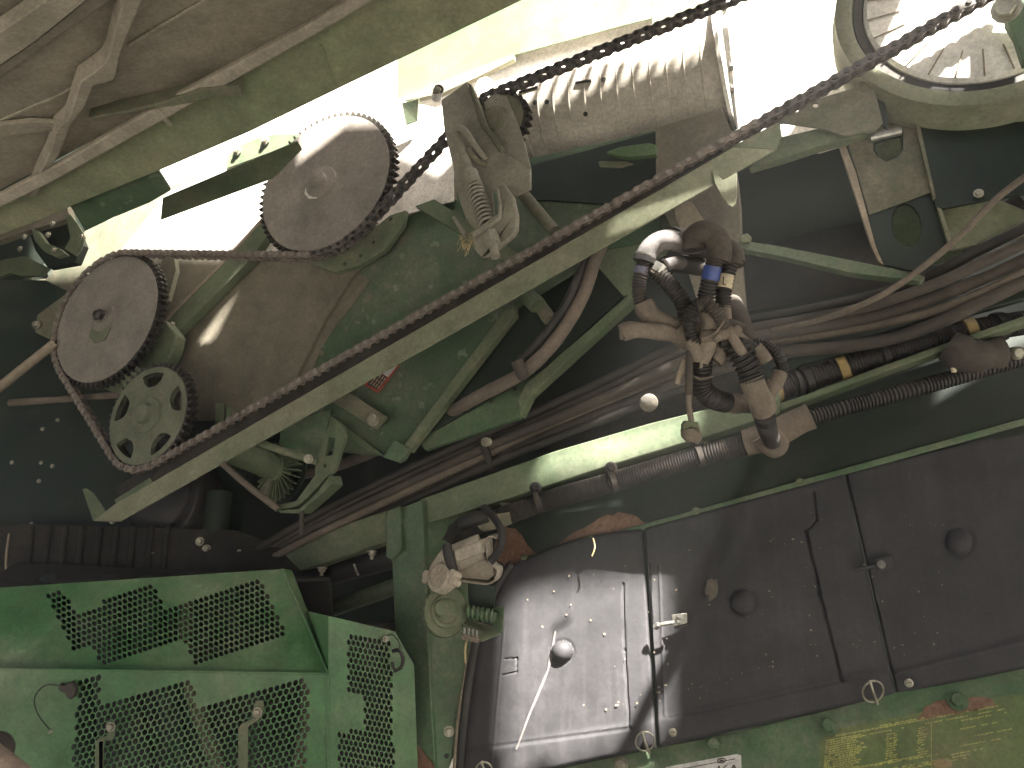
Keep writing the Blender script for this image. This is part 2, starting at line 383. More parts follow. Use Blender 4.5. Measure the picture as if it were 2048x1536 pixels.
def pin(x_, y_, P):
    c = False
    for i in range(len(P)):
        (x1, y1), (x2, y2) = P[i], P[(i + 1) % len(P)]
        if (y1 > y_) != (y2 > y_) and x_ < (x2 - x1) * (y_ - y1) / (y2 - y1) + x1: c = not c
    return c
def overhead():
    from mathutils.geometry import delaunay_2d_cdt
    loops = [[(p.x, -p.z) for p in l] for l in [light_mask] + lit]; vv = []; ee = []
    for l in loops:
        k = len(vv); vv += [Vector(q) for q in l]; ee += [(k + i, k + (i + 1) % len(l)) for i in range(len(l))]
    ov, oe, of = delaunay_2d_cdt(vv, ee, [], 0, 1e-5)[:3]
    vs = [Vector((q.x, .3 + .5 * q.y, -q.y)) for q in ov]; fs = []
    for f in of:
        cx_ = sum(ov[i].x for i in f) / len(f); cy_ = sum(ov[i].y for i in f) / len(f)
        if pin(cx_, cy_, loops[0]) and not any(pin(cx_, cy_, l) for l in loops[1:]): fs.append(tuple(f))
    o = mk('light_mask', vs, fs, 'green_dark', smooth=0); m_ = o.modifiers.new('thick', 'SOLIDIFY'); m_.thickness = .004; m_.offset = 0
    return tag(o, kind='structure')
overhead()
quadbox('light_mask', cv(-3.4, .372, .15), cv(3.0, .372, .15), cv(3.0, .36, -1.3), cv(-3.4, .36, -1.3), 'green_dark', .01)  # unseen sheet added over the camera to cut sky light

# hidden sheets added to stop sun leaking behind the housing
tag(plate('sun_blocker', [on(100, 560, PC(.2)), on(880, 425, PC(.2)), V(880, 350, 3.6), V(60, 470, 3.9)], 'green_dark', None, .01), kind='structure')
tag(plate('sun_blocker', [on(860, 425, PC(.38)), on(1480, 300, PC(.42)), V(1480, 220, 3.3), V(860, 340, 3.6)], 'green_dark', None, .01), kind='structure')
tag(plate('sun_blocker', [on(1470, 300, PC(.33)), on(2120, 190, PC(.33)), V(2120, 110, 3.2), V(1470, 215, 3.2)], 'green_dark', None, .01), kind='structure')

# ================================================================== tank underside, upper left
tankpl = PL((-60, 425, 2.35), (760, -60, 1.75), (-60, -60, 1.45))
t = plate('grain_tank_underside', [(-90, -90), (800, -90), (700, -5), (620, 50), (330, 205), (-90, 428)], 'tank', tankpl, 0.01)
tag(t, 'large brown dusty sloping tank underside with pale ribs at the upper left', 'tank')
near = lambda k: (tankpl[0] + tankpl[1] * k, tankpl[1])
plate('rib', [(-60, 108), (-30, 85), (99, -2), (140, -40), (240, -40), (171, 2), (75, 80), (-60, 172)], 'tank_rib', near(0.05), 0.03, t, bevel=0.002)
plate('rib', [(-60, 175), (75, 82), (171, 4), (240, -40), (270, -40), (219, 2), (150, 46), (60, 112), (-60, 195)], 'tank', near(0.022), 0.02, t)
plate('bracket', [(255, -40), (246, 0), (229, 68), (219, 109), (210, 128), (191, 144), (161, 164), (137, 239), (113, 262), (99, 308), (82, 342), (60, 395), (74, 393), (89, 355), (120, 308), (140, 253), (171, 212), (188, 170), (206, 167), (229, 161), (234, 140), (239, 113), (263, 51), (285, 0), (300, -40)], 'tank_rib', near(0.045), 0.04, t, bevel=0.003)
plate('rib', [(-60, 247), (0, 251), (60, 244), (113, 246), (132, 250), (118, 262), (60, 266), (0, 274), (-60, 272)], 'tank_rib', near(0.02), 0.012, t, bevel=0.002)
plate('fold', [(-60, 272), (0, 240), (120, 188), (190, 150), (192, 155), (122, 194), (0, 247), (-60, 280)], 'tank_rib', near(0.006), 0.004, t, bevel=0.002)
plate('fold', [(255, 90), (376, 18), (520, -60), (526, -56), (378, 24), (258, 96)], 'tank_rib', near(0.006), 0.004, t, bevel=0.002)

bmpl = PL((-20, 470, 2.42), (1050, 0, 1.80), (740, -20, 1.76))
b = thing('support_beam', on(400, 250, bmpl), 'long dusty green beige beam slanting under the tank beside the bright opening', 'beam')
plate('flange', [(-80, 432), (100, 338), (330, 205), (620, 48), (700, 0), (740, -30), (800, -30), (640, 66), (345, 232), (100, 368), (-80, 455)], 'tank_rib', (bmpl[0] + bmpl[1] * .05, bmpl[1]), 0.02, b, bevel=0.005)
plate('web', [(-80, 450), (100, 360), (345, 226), (640, 60), (780, -30), (1110, -30), (690, 172), (500, 264), (316, 343), (146, 412), (60, 450), (-80, 500)], 'beam', bmpl, 0.025, b, bevel=0.004)
plate('lower_web', [(140, 412), (316, 342), (341, 381), (300, 405), (230, 434), (170, 462)], 'green_sheet', (bmpl[0] - bmpl[1] * .03, bmpl[1]), 0.012, b)
plate('gusset', [(175, 236), (250, 222), (330, 204), (400, 178), (478, 172), (487, 190), (430, 196), (345, 213), (270, 225), (191, 240)], 'tan_green', (bmpl[0] + bmpl[1] * .055, bmpl[1]), 0.045, b, bevel=0.003)
tube('weld_line', [on(642, 90, bmpl) + bmpl[1] * .002, on(655, 130, bmpl) + bmpl[1] * .002, on(672, 172, bmpl) + bmpl[1] * .002], 0.0028, 'beam', b, seg=6)
tube('weld_line', [on(322, 190, bmpl) + bmpl[1] * .05, on(335, 205, bmpl) + bmpl[1] * .052, on(345, 226, bmpl) + bmpl[1] * .04], 0.006, 'tank_rib', b, seg=8)

# far upper left bracketry
lb = PC(0.02)
x = thing('hanger_bracket', on(60, 460, lb), 'dark bolted steel hanger plates below the left end of the long beam', 'bracket')
plate('plate', [(-20, 452), (60, 425), (130, 400), (140, 436), (100, 448), (40, 466), (-20, 488)], 'sheet_brown', PC(0.02), 0.03, x)
plate('plate', [(78, 448), (120, 440), (150, 452), (165, 490), (150, 525), (95, 535), (70, 500), (60, 470)], 'green_dark', PC(0.05), 0.03, x)
plate('fin', [(131, 432), (140, 428), (158, 452), (170, 474), (164, 495), (152, 512), (128, 498), (140, 476)], 'green_dusty', PC(-0.01), 0.006, x)
plate('fin', [(62, 456), (76, 462), (92, 486), (118, 496), (132, 508), (112, 514), (88, 504), (70, 482)], 'green_dusty', PC(0.0), 0.02, x)
plate('plate', [(-20, 528), (10, 518), (48, 512), (94, 534), (80, 550), (40, 552), (20, 546), (-20, 560)], 'green_dusty', PC(0.06), 0.02, x)
for q in ((80, 423), (106, 448), (97, 470), (41, 498), (108, 501), (165, 474), (50, 474)): bolt(on(*q, PC(-0.02)), NC, 0.009, x)
x = plate('cross_member', [(170, 462), (300, 400), (345, 372), (325, 395), (262, 480), (225, 520), (150, 590), (95, 590), (90, 560), (135, 505)], 'tan_green', PC(0.19), 0.02)
tag(x, 'dusty green grey sheet between the small bolts and the upper left sprocket', 'panel')
x = tube('brace_rod', [on(60, 560, PC(.12)), on(100, 612, PC(.12))], 0.018, 'tan_green'); tag(x, 'short pale rod end pointing down beside the left sprocket bracket', 'rod')
x = plate('lit_web', [(72, 560), (100, 556), (140, 580), (108, 608)], 'tan', PC(.2), 0.01); tag(x, 'small pale triangular web between rod and left sprocket', 'plate')
x = thing('pivot_bracket', on(90, 650, PC(.03)), 'dark pointed pivot bracket with one bolt left of the middle left sprocket', 'bracket')
plate('plate', [(56, 648), (66, 636), (142, 580), (150, 600), (108, 682), (94, 676), (60, 660)], 'tan_green', PC(.05), 0.014, x); bolt(on(74, 650, PC(.04)), NC, 0.013, x)
x = tube('stay_rod', [on(-30, 798, PC(-.12)), on(110, 686, PC(-.02))], 0.017, 'tan'); tag(x, 'pale straight stay rod running off the left edge toward the sprocket', 'rod')
x = tube('stay_rod', [on(20, 806, PC(-.03)), on(130, 798, PC(.02)), on(240, 790, PC(.08))], 0.013, 'hose_tan'); tag(x, 'brown horizontal rod behind the chain at the left', 'rod')

# ================================================================== dark body on the left
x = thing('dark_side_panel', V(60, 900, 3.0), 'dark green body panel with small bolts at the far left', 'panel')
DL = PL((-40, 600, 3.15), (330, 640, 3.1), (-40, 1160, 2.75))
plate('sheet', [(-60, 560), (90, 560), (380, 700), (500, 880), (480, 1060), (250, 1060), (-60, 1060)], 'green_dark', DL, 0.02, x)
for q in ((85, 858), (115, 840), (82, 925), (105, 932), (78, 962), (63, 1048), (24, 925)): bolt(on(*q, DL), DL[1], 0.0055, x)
x = thing('ribbed_cover', V(100, 1110, 2.62), 'black ribbed cover showing above the upper perforated guard', 'cover')
RC = PL((-30, 1060, 2.66), (300, 1050, 2.66), (-30, 1180, 2.5))
plate('sheet', [(-60, 1052), (60, 1048), (470, 1060), (640, 1120), (640, 1230), (-60, 1230)], 'black', RC, 0.01, x)
for i in range(9):
    px = 50 + i * 34
    tube('rib', [on(px + 14, 1056, RC), on(px, 1185, RC)], 0.010, 'black', x, seg=10)
tube('edge_tube', [on(18, 1068, RC), on(12, 1120, RC), on(14, 1160, RC)], 0.004, 'tan', x, seg=8)
# bellows / round black housing
x = thing('round_housing', V(312, 1000, 2.72), 'round black housing hanging under the lower end of the rail', 'housing')
lathe('shell', V(312, 985, 2.78), NC, [(0.02, 0.03), (0.10, 0.025), (0.145, 0.0), (0.165, -0.05), (0.17, -0.12), (0.16, -0.2)], 'rubber', x, 40)
lathe('rim', V(318, 992, 2.77), NC, [(0.158, -0.01), (0.168, -0.012), (0.170, -0.03), (0.160, -0.034), (0.158, -0.01)], 'tooth', x, 40)
bolt(V(310, 1108, 2.6), Vector((0, -1, .5)), 0.014, x)
x = thing('bearing_pedestal', V(430, 1070, 2.6), 'dark green pedestal and bolted block left of the finned wheel', 'housing')
tube('column', [V(440, 985, 2.72), V(428, 1090, 2.66)], 0.042, 'green_dark', x, seg=20)
plate('block', [(372, 1095), (395, 1083), (480, 1088), (492, 1105), (485, 1150), (372, 1160)], 'green_dark', PL((372, 1095, 2.62), (492, 1105, 2.6), (372, 1160, 2.58)), 0.08, x, bevel=0.005)
for q in ((400, 1083), (413, 1098), (480, 1105), (410, 1125)): bolt(V(q[0], q[1], 2.59), Vector((0, .3, 1)), 0.010, x)

# ================================================================== housing sheets behind the drive
x = plate('brown_sheet', [(345, 372), (600, 270), (735, 212), (800, 205), (905, 225), (910, 398), (850, 412), (800, 436), (740, 505), (700, 560), (650, 640), (610, 720), (570, 800), (560, 840), (330, 840), (120, 700), (150, 590), (225, 520), (262, 480), (325, 395)], 'sheet_brown', PC(0.155), 0.012)
tag(x, 'large brown dusty housing sheet behind the two plain sprockets', 'panel')
x = plate('lit_sheet_copy', [(342, 380), (600, 262), (735, 205), (800, 200), (905, 222), (908, 402), (850, 418), (800, 432), (640, 500), (460, 505), (240, 500), (262, 478), (326, 394)], 'white_dust_glare', PC(0.147), 0.004)  # sunlit copy of the brown sheet, glare put into the white colour
tag(x, 'whitened sunlit upper part of the brown sheet between the two plain sprockets', 'panel')
x = plate('lip_bar', [(325, 398, 2.66), (595, 284, 2.48), (604, 300, 2.5), (547, 357, 2.62), (321, 441, 2.78)], 'green_dusty', None, 0.006)
tag(x, 'dark grey green lip bar below the round cover, its top edge catching light', 'bar')
x = thing('round_cover', on(525, 305, PC(.10)), 'round green cover with two bolts half hidden behind the lip bar', 'cover')
plate('disc', [(453, 337), (452, 322), (458, 308), (470, 297), (488, 286), (510, 277), (533, 270), (560, 268), (590, 268), (603, 270), (598, 284)], 'green_dusty', PC(.12), 0.02, x)
bolt(on(531, 282, PC(.115)), NC, 0.013, x); bolt(on(475, 303, PC(.115)), NC, 0.013, x)
x = plate('angle_iron', [(526, 432), (548, 452), (500, 520), (352, 668), (318, 655), (342, 625), (448, 519)], 'green_dusty', PC(0.115), 0.035)
tag(x, 'green grey angle iron slanting between the two plain sprockets', 'angle iron')
plate('edge_strip', [(526, 432), (530, 436), (452, 521), (346, 628), (326, 652), (318, 655), (342, 625), (448, 519)], 'tan', PC(0.112), 0.01, x)
x = plate('upright_fin', [(325, 508), (348, 512), (352, 540), (335, 600), (320, 616), (312, 580)], 'tan_green', PC(0.10), 0.02); tag(x, 'upright grey fin just right of the middle left sprocket', 'plate')
x = thing('bearing_housing', on(270, 720, PC(.08)), 'dusty green bearing housing between the left sprocket and the slotted sprocket', 'housing')
plate('flange', [(165, 765), (260, 730), (330, 640), (352, 668), (345, 700), (330, 730), (300, 745), (270, 800), (235, 792), (205, 775)], 'green_dusty', PC(0.07), 0.05, x, bevel=0.005)
tube('hub', [on(250, 735, PC(.04)), on(290, 790, PC(.10))], 0.04, 'green_dusty', x, seg=20)
bolt(on(322, 775, PC(.03)), NC, 0.009, x); bolt(on(345, 650, PC(.1)), NC, 0.01, x); bolt(on(248, 778, PC(.06)), NC, 0.008, x)

GS = PC(0.17)
x = plate('green_sheet', [(560, 830), (570, 790), (610, 715), (650, 640), (700, 555), (740, 500), (800, 430), (860, 400), (905, 330), (1000, 330), (1310, 260), (1325, 480), (1200, 500), (1190, 520), (1040, 612), (800, 900), (795, 922), (765, 912), (640, 900), (560, 880)], 'green_sheet', GS, 0.010)
tag(x, 'large scuffed green sheet above and below the chain guide rail', 'panel')
plate('curved_flange', [(610, 520), (660, 512), (720, 480), (780, 430), (812, 420), (806, 450), (770, 500), (720, 530), (670, 545), (640, 535)], 'green_dusty', PC(0.13), 0.02, x)
for q in ((782, 438), (722, 512), (690, 528), (748, 485)): lathe('hole', on(*q, PC(.128)), NC, [(0.007, 0.002), (0.0065, 0.0035)], 'black', x, 12)
random.seed(11)
for q in ((803, 483, 14, 7, -50), (822, 525, 16, 5, -50), (736, 596, 14, 6, -50), (665, 640, 10, 4, -40), (715, 645, 8, 3, 10), (640, 705, 8, 6, 0), (694, 655, 9, 3, -50), (748, 535, 8, 4, -50)):
    plate('paint_scuff', blob(ell(q[0], q[1], q[2], q[3], 8, q[4]), 2, 1.5), 'tan_green', PC(.1685), 0.001, x, bevel=0)
plate('dust_edge', blob([(560, 790), (700, 548), (742, 560), (640, 700), (590, 830), (555, 838)], 3, 5), 'sheet_brown', PC(0.1675), 0.001, x, bevel=0)
plate('edge_flange', [(1008, 622), (1028, 608), (1030, 628), (838, 876), (818, 902), (800, 900)], 'green_dusty', PC(0.14), 0.03, x)
plate('corner_tab', [(790, 880), (818, 898), (806, 918), (795, 924), (765, 914)], 'green', PC(0.13), 0.02, x)
plate('lower_lip', [(640, 816), (700, 860), (768, 912), (740, 905), (690, 875), (632, 832)], 'green_dusty', PC(0.15), 0.015, x)
# warning decal
WD = PC(0.166)
x = plate('warning_decal', [(728, 770), (756, 786), (799, 731), (770, 712)], 'red', WD, 0.001, bevel=0); tag(x, 'red bordered warning decal half hidden below the chain guide rail', 'decal')
WD2 = PC(0.1645)
plate('text_field', [(734, 769), (755, 780), (775, 755), (752, 742)], 'ink', WD2, 0.0008, x, bevel=0)
plate('white_field', [(753, 741), (776, 754), (794, 731), (770, 716)], 'white', WD2, 0.0008, x, bevel=0)
for i in range(4):
    for j in range(3):
        ax_, ay = 740 + i * 4.8 + j * 6, 768 + i * 3.0 - j * 8
        plate('print_mark', [(ax_, ay), (ax_ + 1.6, ay + 1), (ax_ + 6, ay - 5), (ax_ + 4.4, ay - 6)], 'creamtape', PC(.163), 0.0005, x, bevel=0)
x = thing('dark_cover_plate', on(710, 820, PC(.12)), 'dark grey plate with one bolt under the warning decal', 'plate')
plate('plate', [(660, 800), (700, 786), (770, 832), (749, 857)], 'tan_green', PC(.12), 0.02, x)
bolt(on(748, 839, PC(.115)), NC, 0.015, x)

# frame gusset to the right of the green sheet
x = thing('frame_gusset', on(1150, 720, PC(.22)), 'light green frame gusset behind the curved tan hose', 'plate')
plate('web', [(1120, 450), (1330, 380), (1330, 500), (1262, 592), (1062, 770), (1045, 800), (1040, 835), (850, 900), (835, 880), (1030, 628), (1030, 560)], 'green', PC(.20), 0.02, x)
plate('dark_patch', [(1030, 612), (1192, 515), (1246, 592), (1110, 720), (1020, 775), (860, 865), (840, 878)], 'green_dark', PC(.185), 0.01, x)
plate('flange', [(1262, 586), (1268, 600), (1060, 790), (1040, 832), (1036, 800), (1050, 770)], 'green_dusty', PC(.16), 0.04, x)
plate('flange', [(1184, 520), (1200, 500), (1335, 432), (1345, 490), (1262, 590), (1246, 592)], 'rail', PC(.175), 0.01, x)
for q in ((983, 755), (1030, 778), (982, 802)): lathe('hole', on(*q, PC(.18)), NC, [(0.006, 0.002), (0.0055, 0.0035)], 'black', x, 12)
x = tube('grease_pipe', [on(1100, 640, PC(.15)), on(1070, 600, PC(.15)), on(1045, 590, PC(.15))], 0.02, 'tan_green', lump=.2); tag(x, 'short dusty pipe end below the chain guide rail', 'pipe')

# ================================================================== lit background at the top
x = plate('rear_panel', [(600, 330), (700, 90), (1060, -80), (1460, -140), (1470, 300), (1060, 330), (900, 420)], 'white_dust_glare', PC(.44), 0.02)
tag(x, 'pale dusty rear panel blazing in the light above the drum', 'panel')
x = plate('rear_panel', [(200, 480), (250, 330), (700, 90), (790, 60), (790, 300), (560, 340), (345, 420)], 'white_dust_glare', PC(.24), 0.02)
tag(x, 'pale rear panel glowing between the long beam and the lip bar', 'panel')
x = plate('rear_panel', [(1440, -120), (2100, -160), (2120, 200), (1760, 262), (1640, 300), (1480, 300)], 'white_dust_glare', PC(.31), 0.02)
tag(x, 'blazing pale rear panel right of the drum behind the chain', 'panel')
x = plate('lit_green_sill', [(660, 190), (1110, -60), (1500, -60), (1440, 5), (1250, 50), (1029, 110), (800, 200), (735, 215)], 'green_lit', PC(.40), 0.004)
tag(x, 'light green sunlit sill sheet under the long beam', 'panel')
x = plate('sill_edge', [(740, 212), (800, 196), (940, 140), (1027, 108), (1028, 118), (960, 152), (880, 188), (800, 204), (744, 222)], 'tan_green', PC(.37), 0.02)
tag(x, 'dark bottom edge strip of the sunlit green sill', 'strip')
x = thing('sill_clip', V(872, 185, 2.55), 'small dark roller clip under the sill edge near the tensioner', 'clip')
tube('roller', [V(872, 195, 2.55), V(878, 178, 2.5)], 0.016, 'tooth', x, seg=14); bolt(V(874, 182, 2.49), NC, 0.01, x)
x = plate('grey_hanger', [(803, 206, 2.7), (838, 196, 2.68), (834, 242, 2.7), (812, 250, 2.7)], 'green_dusty', None, 0.01); tag(x, 'small grey hanger tab below the sill edge left of the chain', 'tab')

# drum
D0, D1 = V(1000, 265, 2.80), V(1446, 138, 2.52); DAX = (D0 - D1).normalized()
dr = thing('auger_drum', (D0 + D1) / 2, 'pale dusty drum with painted shade streaks and slots in the light beside the tensioner', 'drum')
L_ = (D0 - D1).length
lathe('shell', D1, DAX, [(0.165, 0.0)] + [(0.165, L_ * i / 20) for i in range(1, 21)], 'drum', dr, 48)
e1, e2, n_ = frame(DAX)
def drumpt(a, h, k=0.0): return D1 + (e1 * math.cos(a) + e2 * math.sin(a)) * (0.165 + k) + DAX * h
def find_on_drum(px, py):
    best = None
    for i in range(0, 120):
        for j in range(0, 60):
            a = 2 * math.pi * i / 120; h = L_ * j / 60; p = drumpt(a, h)
            if (p.normalized()).dot((e1 * math.cos(a) + e2 * math.sin(a))) > 0: continue
            q = ((p.x / -p.z * F + 1024) - px) ** 2 + ((-p.y / -p.z * F + 768) - py) ** 2
            if best is None or q < best[0]: best = (q, a, h)
    return best[1], best[2]
for q in ((1210, 158), (1095, 203), (1072, 206), (1173, 230)):
    a, h = find_on_drum(*q); ax = e1 * math.cos(a) + e2 * math.sin(a)
    lathe('hole', drumpt(a, h, -.001), ax, [(0.008, 0.002), (0.0075, 0.0035)], 'black', dr, 12)
for (q1, q2) in (((1040, 186), (1074, 172)), ((1152, 165), (1184, 160))):
    a, h = find_on_drum(*q1); a2, h2 = find_on_drum(*q2)
    tube('slot', [drumpt(a, h, .001), drumpt((a + a2) / 2, (h + h2) / 2, .001), drumpt(a2, h2, .001)], 0.005, 'black', dr, seg=8)
for i in range(13):                                     # raised flights pressed into the shell
    h = L_ * (0.05 + 0.068 * i)
    tube('pressed_ring', [drumpt(a_ * math.pi / 16, h + 0.02 * math.sin(a_ * math.pi / 16), -0.0005) for a_ in range(0, 33)], 0.003, 'drum', dr, seg=6, step=.03)
a, h = find_on_drum(1130, 250)
lathe('flange', D1, DAX, [(0.01, -0.012), (0.19, -0.012), (0.19, 0.0), (0.165, 0.0)], 'white_dust_glare', dr, 48)
lathe('flange', D0, DAX, [(0.165, 0.0), (0.19, 0.0), (0.19, 0.012), (0.01, 0.012)], 'tan', dr, 48)
for q in ((1458, 135), (1461, 178)): bolt(V(q[0], q[1], 2.48), Vector((1, 0, .3)), 0.012, dr, 'tooth')
x = plate('dark_box', [(1305, -40), (1440, -40), (1436, 44), (1310, 84), (1303, 70)], 'tan_green', PC(.25), 0.08); tag(x, 'dark grey box behind the upper run of chain at the top', 'box')
x = plate('cross_beam', [(1045, 335), (1290, 268), (1446, 222), (1448, 262), (1440, 330), (1320, 380), (1250, 410), (1100, 400), (1062, 400)], 'green_dark', PC(.16), 0.05); tag(x, 'dark green beam under the pale drum', 'beam')
x = plate('lit_green_strip', [(1212, 304), (1240, 294), (1298, 286), (1312, 290), (1312, 308), (1260, 314), (1236, 312)], 'green_lit', PC(.10), 0.02); tag(x, 'short strip painted in sunlit green under the right end of the drum', 'strip')  # lit stretch of green, its light put into the colour
x = plate('torn_strip', [(1196, 322), (1252, 322), (1268, 328), (1240, 336), (1200, 334)], 'tan_green', PC(.12), 0.004); tag(x, 'small torn pale strip below the bright green strip', 'strip')

# post
x = thing('brown_post', on(1400, 430, PC(.13)), 'wide dark brown dusty post behind the harness and rail end', 'post')
plate('face', [(1311, 256), (1442, 216), (1462, 260), (1478, 400), (1482, 520), (1492, 650), (1410, 650), (1352, 470), (1312, 400)], 'sheet_brown', PC(.13), 0.05, x)
plate('gusset', [(1346, 398), (1385, 405), (1408, 440), (1400, 520), (1384, 510), (1368, 470), (1352, 440)], 'tan', PC(.06), 0.008, x)
plate('edge', [(1318, 405), (1326, 402), (1352, 452), (1400, 540), (1394, 546), (1345, 462)], 'tan_green', PC(.07), 0.008, x)

# ================================================================== right side
RX = PC(.05)
x = thing('pulley_ring', on(1950, -10, RX), 'big cream pulley ring around a lit pinkish drum at the upper right', 'pulley')
rc = on(1958, -22, RX); rr = 0.2885
lathe('rim', rc, NC, [(rr - .002, -.05), (rr, -0.02), (rr + .004, 0.0), (rr + .008, 0.002), (rr + .040, 0.002), (rr + .043, 0.0), (rr + .045, -0.05), (rr + .052, -.06), (rr + .052, -.125), (rr + .02, -.13)], 'cream', x, 96)
lathe('groove', rc - NC * .012, NC, [(rr - .022, -.035), (rr - .022, 0.0), (rr - .002, 0.0), (rr - .002, -.03)], 'tooth', x, 96)
lathe('drum', rc - NC * .03, NC, [(rr - .022, -.09), (rr - .026, 0.02), (rr - .035, 0.028), (0.12, 0.03), (0.02, 0.03)], 'white_dust_glare', x, 96)
for i in range(26):
    a = 2 * math.pi * i / 26; e1, e2, n_ = frame(NC)
    u = e1 * math.cos(a) + e2 * math.sin(a)
    tube('flute', [rc + NC * .0005 + u * (rr - .034), rc + NC * .0005 + u * (rr - .11)], 0.002, 'tan', x, seg=6)
x = plate('green_upright', [(2005, -40), (2090, -40), (2090, 130), (2046, 120), (2030, 70), (2012, 40)], 'green', PC(-.02), 0.03); tag(x, 'green upright at the upper right corner', 'post')
x = bolt(on(2013, 18, PC(-.05)), Vector((-.6, -.1, .8)), 0.022, None, 'bolt', 'hex_bolt', .0); tag(x, 'large dusty hex bolt at the upper right corner', 'bolt')
x = thing('holed_bracket', on(1680, 220, PC(.08)), 'dusty green bracket with two bright holes under the upper right chain', 'bracket')
BH = PC(.07)
plate('face', [(1490, 262), (1560, 222), (1640, 196), (1705, 176), (1738, 152), (1748, 172), (1766, 246), (1752, 260), (1690, 272), (1640, 256), (1566, 246)], 'tan_green', BH, 0.006, x,
      holes=[ell(1592, 219, 5.5, 4.5, 14), ell(1631, 210, 5.5, 4.5, 14)])
plate('side', [(1740, 150), (1752, 162), (1778, 235), (1776, 262), (1764, 250), (1748, 174)], 'green_dark', PC(.10), 0.006, x)
x = plate('slender_beam', [(1498, 336), (1562, 274), (1640, 256), (1700, 270), (1750, 262), (1640, 292), (1560, 318)], 'green_dusty', PC(.085), 0.03); tag(x, 'slender green beam running right from the end of the chain guide rail', 'beam')
# slotted column
CP = PC(.16)
x = thing('slotted_column', on(1790, 400, CP), 'tall dark green column with a round hole and an oval hole at the right', 'column')
plate('face', [(1688, 262), (1832, 240), (1868, 393), (1899, 492), (1840, 545), (1768, 530), (1752, 494)], 'green_dark', CP, 0.008, x,
      holes=[[(1752, 285), (1800, 272), (1802, 296), (1794, 312), (1774, 320), (1758, 312), (1750, 298)],
             ell(1813, 451, 29, 44, 22, -8)])
plate('upper_cover', [(1690, 264), (1832, 242), (1864, 384), (1738, 430)], 'tan_green', PC(.154), 0.003, x, holes=[[(1746, 268), (1806, 258), (1806, 298), (1794, 315), (1774, 323), (1756, 314), (1746, 300)]])
plate('edge_flange', [(1674, 278), (1684, 272), (1712, 345), (1752, 494), (1768, 530), (1758, 524), (1742, 492)], 'tan', PC(.12), 0.02, x)
plate('edge_flange', [(1830, 246), (1840, 250), (1872, 393), (1866, 396)], 'tan_green', PC(.13), 0.02, x)
plate('edge_flange', [(1874, 414), (1884, 418), (1906, 488), (1898, 492)], 'cream', PC(.13), 0.02, x)
x = plate('green_backing', [(1720, 260), (1850, 250), (1930, 520), (1780, 540)], 'rail', PC(.26), 0.01); tag(x, 'green backing sheet seen through the two holes of the column', 'panel')
x = tube('steel_pin', [on(1738, 276, PC(.10)), on(1800, 262, PC(.12))], 0.012, 'steel', seg=14, lump=.1); tag(x, 'shiny steel pin across the top hole of the column', 'pin')
x = plate('dark_sheet', [(1838, 250), (1900, 250), (2100, 240), (2100, 380), (1990, 396), (1872, 420)], 'green_dark', PC(.14), 0.01); tag(x, 'dark sheet between the column and the right edge', 'panel')
bolt(on(1957, 387, PC(.13)), NC, 0.008, x)
x = plate('green_sheet', [(1878, 418), (1982, 392), (2048, 420), (2060, 470), (1898, 500)], 'cream', PC(.19), 0.01); tag(x, 'lit green sheet, light in its pale colour, right of the column behind the cables', 'panel')  # the light falling here is put into the cream colour
x = thing('right_edge_fitting', V(2030, 430, 2.1), 'dark fitting with a pale collar at the right edge above the cables', 'fitting')
tube('body', [V(2000, 445, 2.12), V(2060, 400, 2.05)], 0.035, 'rubber', x, seg=18); tube('collar', [V(2036, 392, 2.1), V(2056, 420, 2.1)], 0.012, 'steel', x)
# dark duct and brace in the middle right
x = tube('dark_duct', [V(1440, 430, 2.95), V(1760, 330, 2.75)], 0.19, 'green_dark', seg=40); tag(x, 'thick dark duct behind the fin of the rail end', 'duct')
x = tube('dark_duct', [V(1470, 560, 2.9), V(1790, 500, 2.75)], 0.12, 'rubber', seg=40); tag(x, 'lower dark tube between the harness and the column', 'duct')
x = plate('diagonal_brace', [(1478, 480), (1560, 492), (1760, 532), (1850, 552), (1840, 562), (1700, 545), (1560, 512), (1478, 496)], 'green_sheet', PC(.10), 0.03); tag(x, 'thin dark diagonal brace above the cables at the right', 'brace')
x = plate('small_lit_lug', [(1480, 470), (1495, 466), (1503, 474), (1500, 484), (1482, 484)], 'green_dusty', PC(.09), 0.01); tag(x, 'small pale lug right of the post', 'lug')

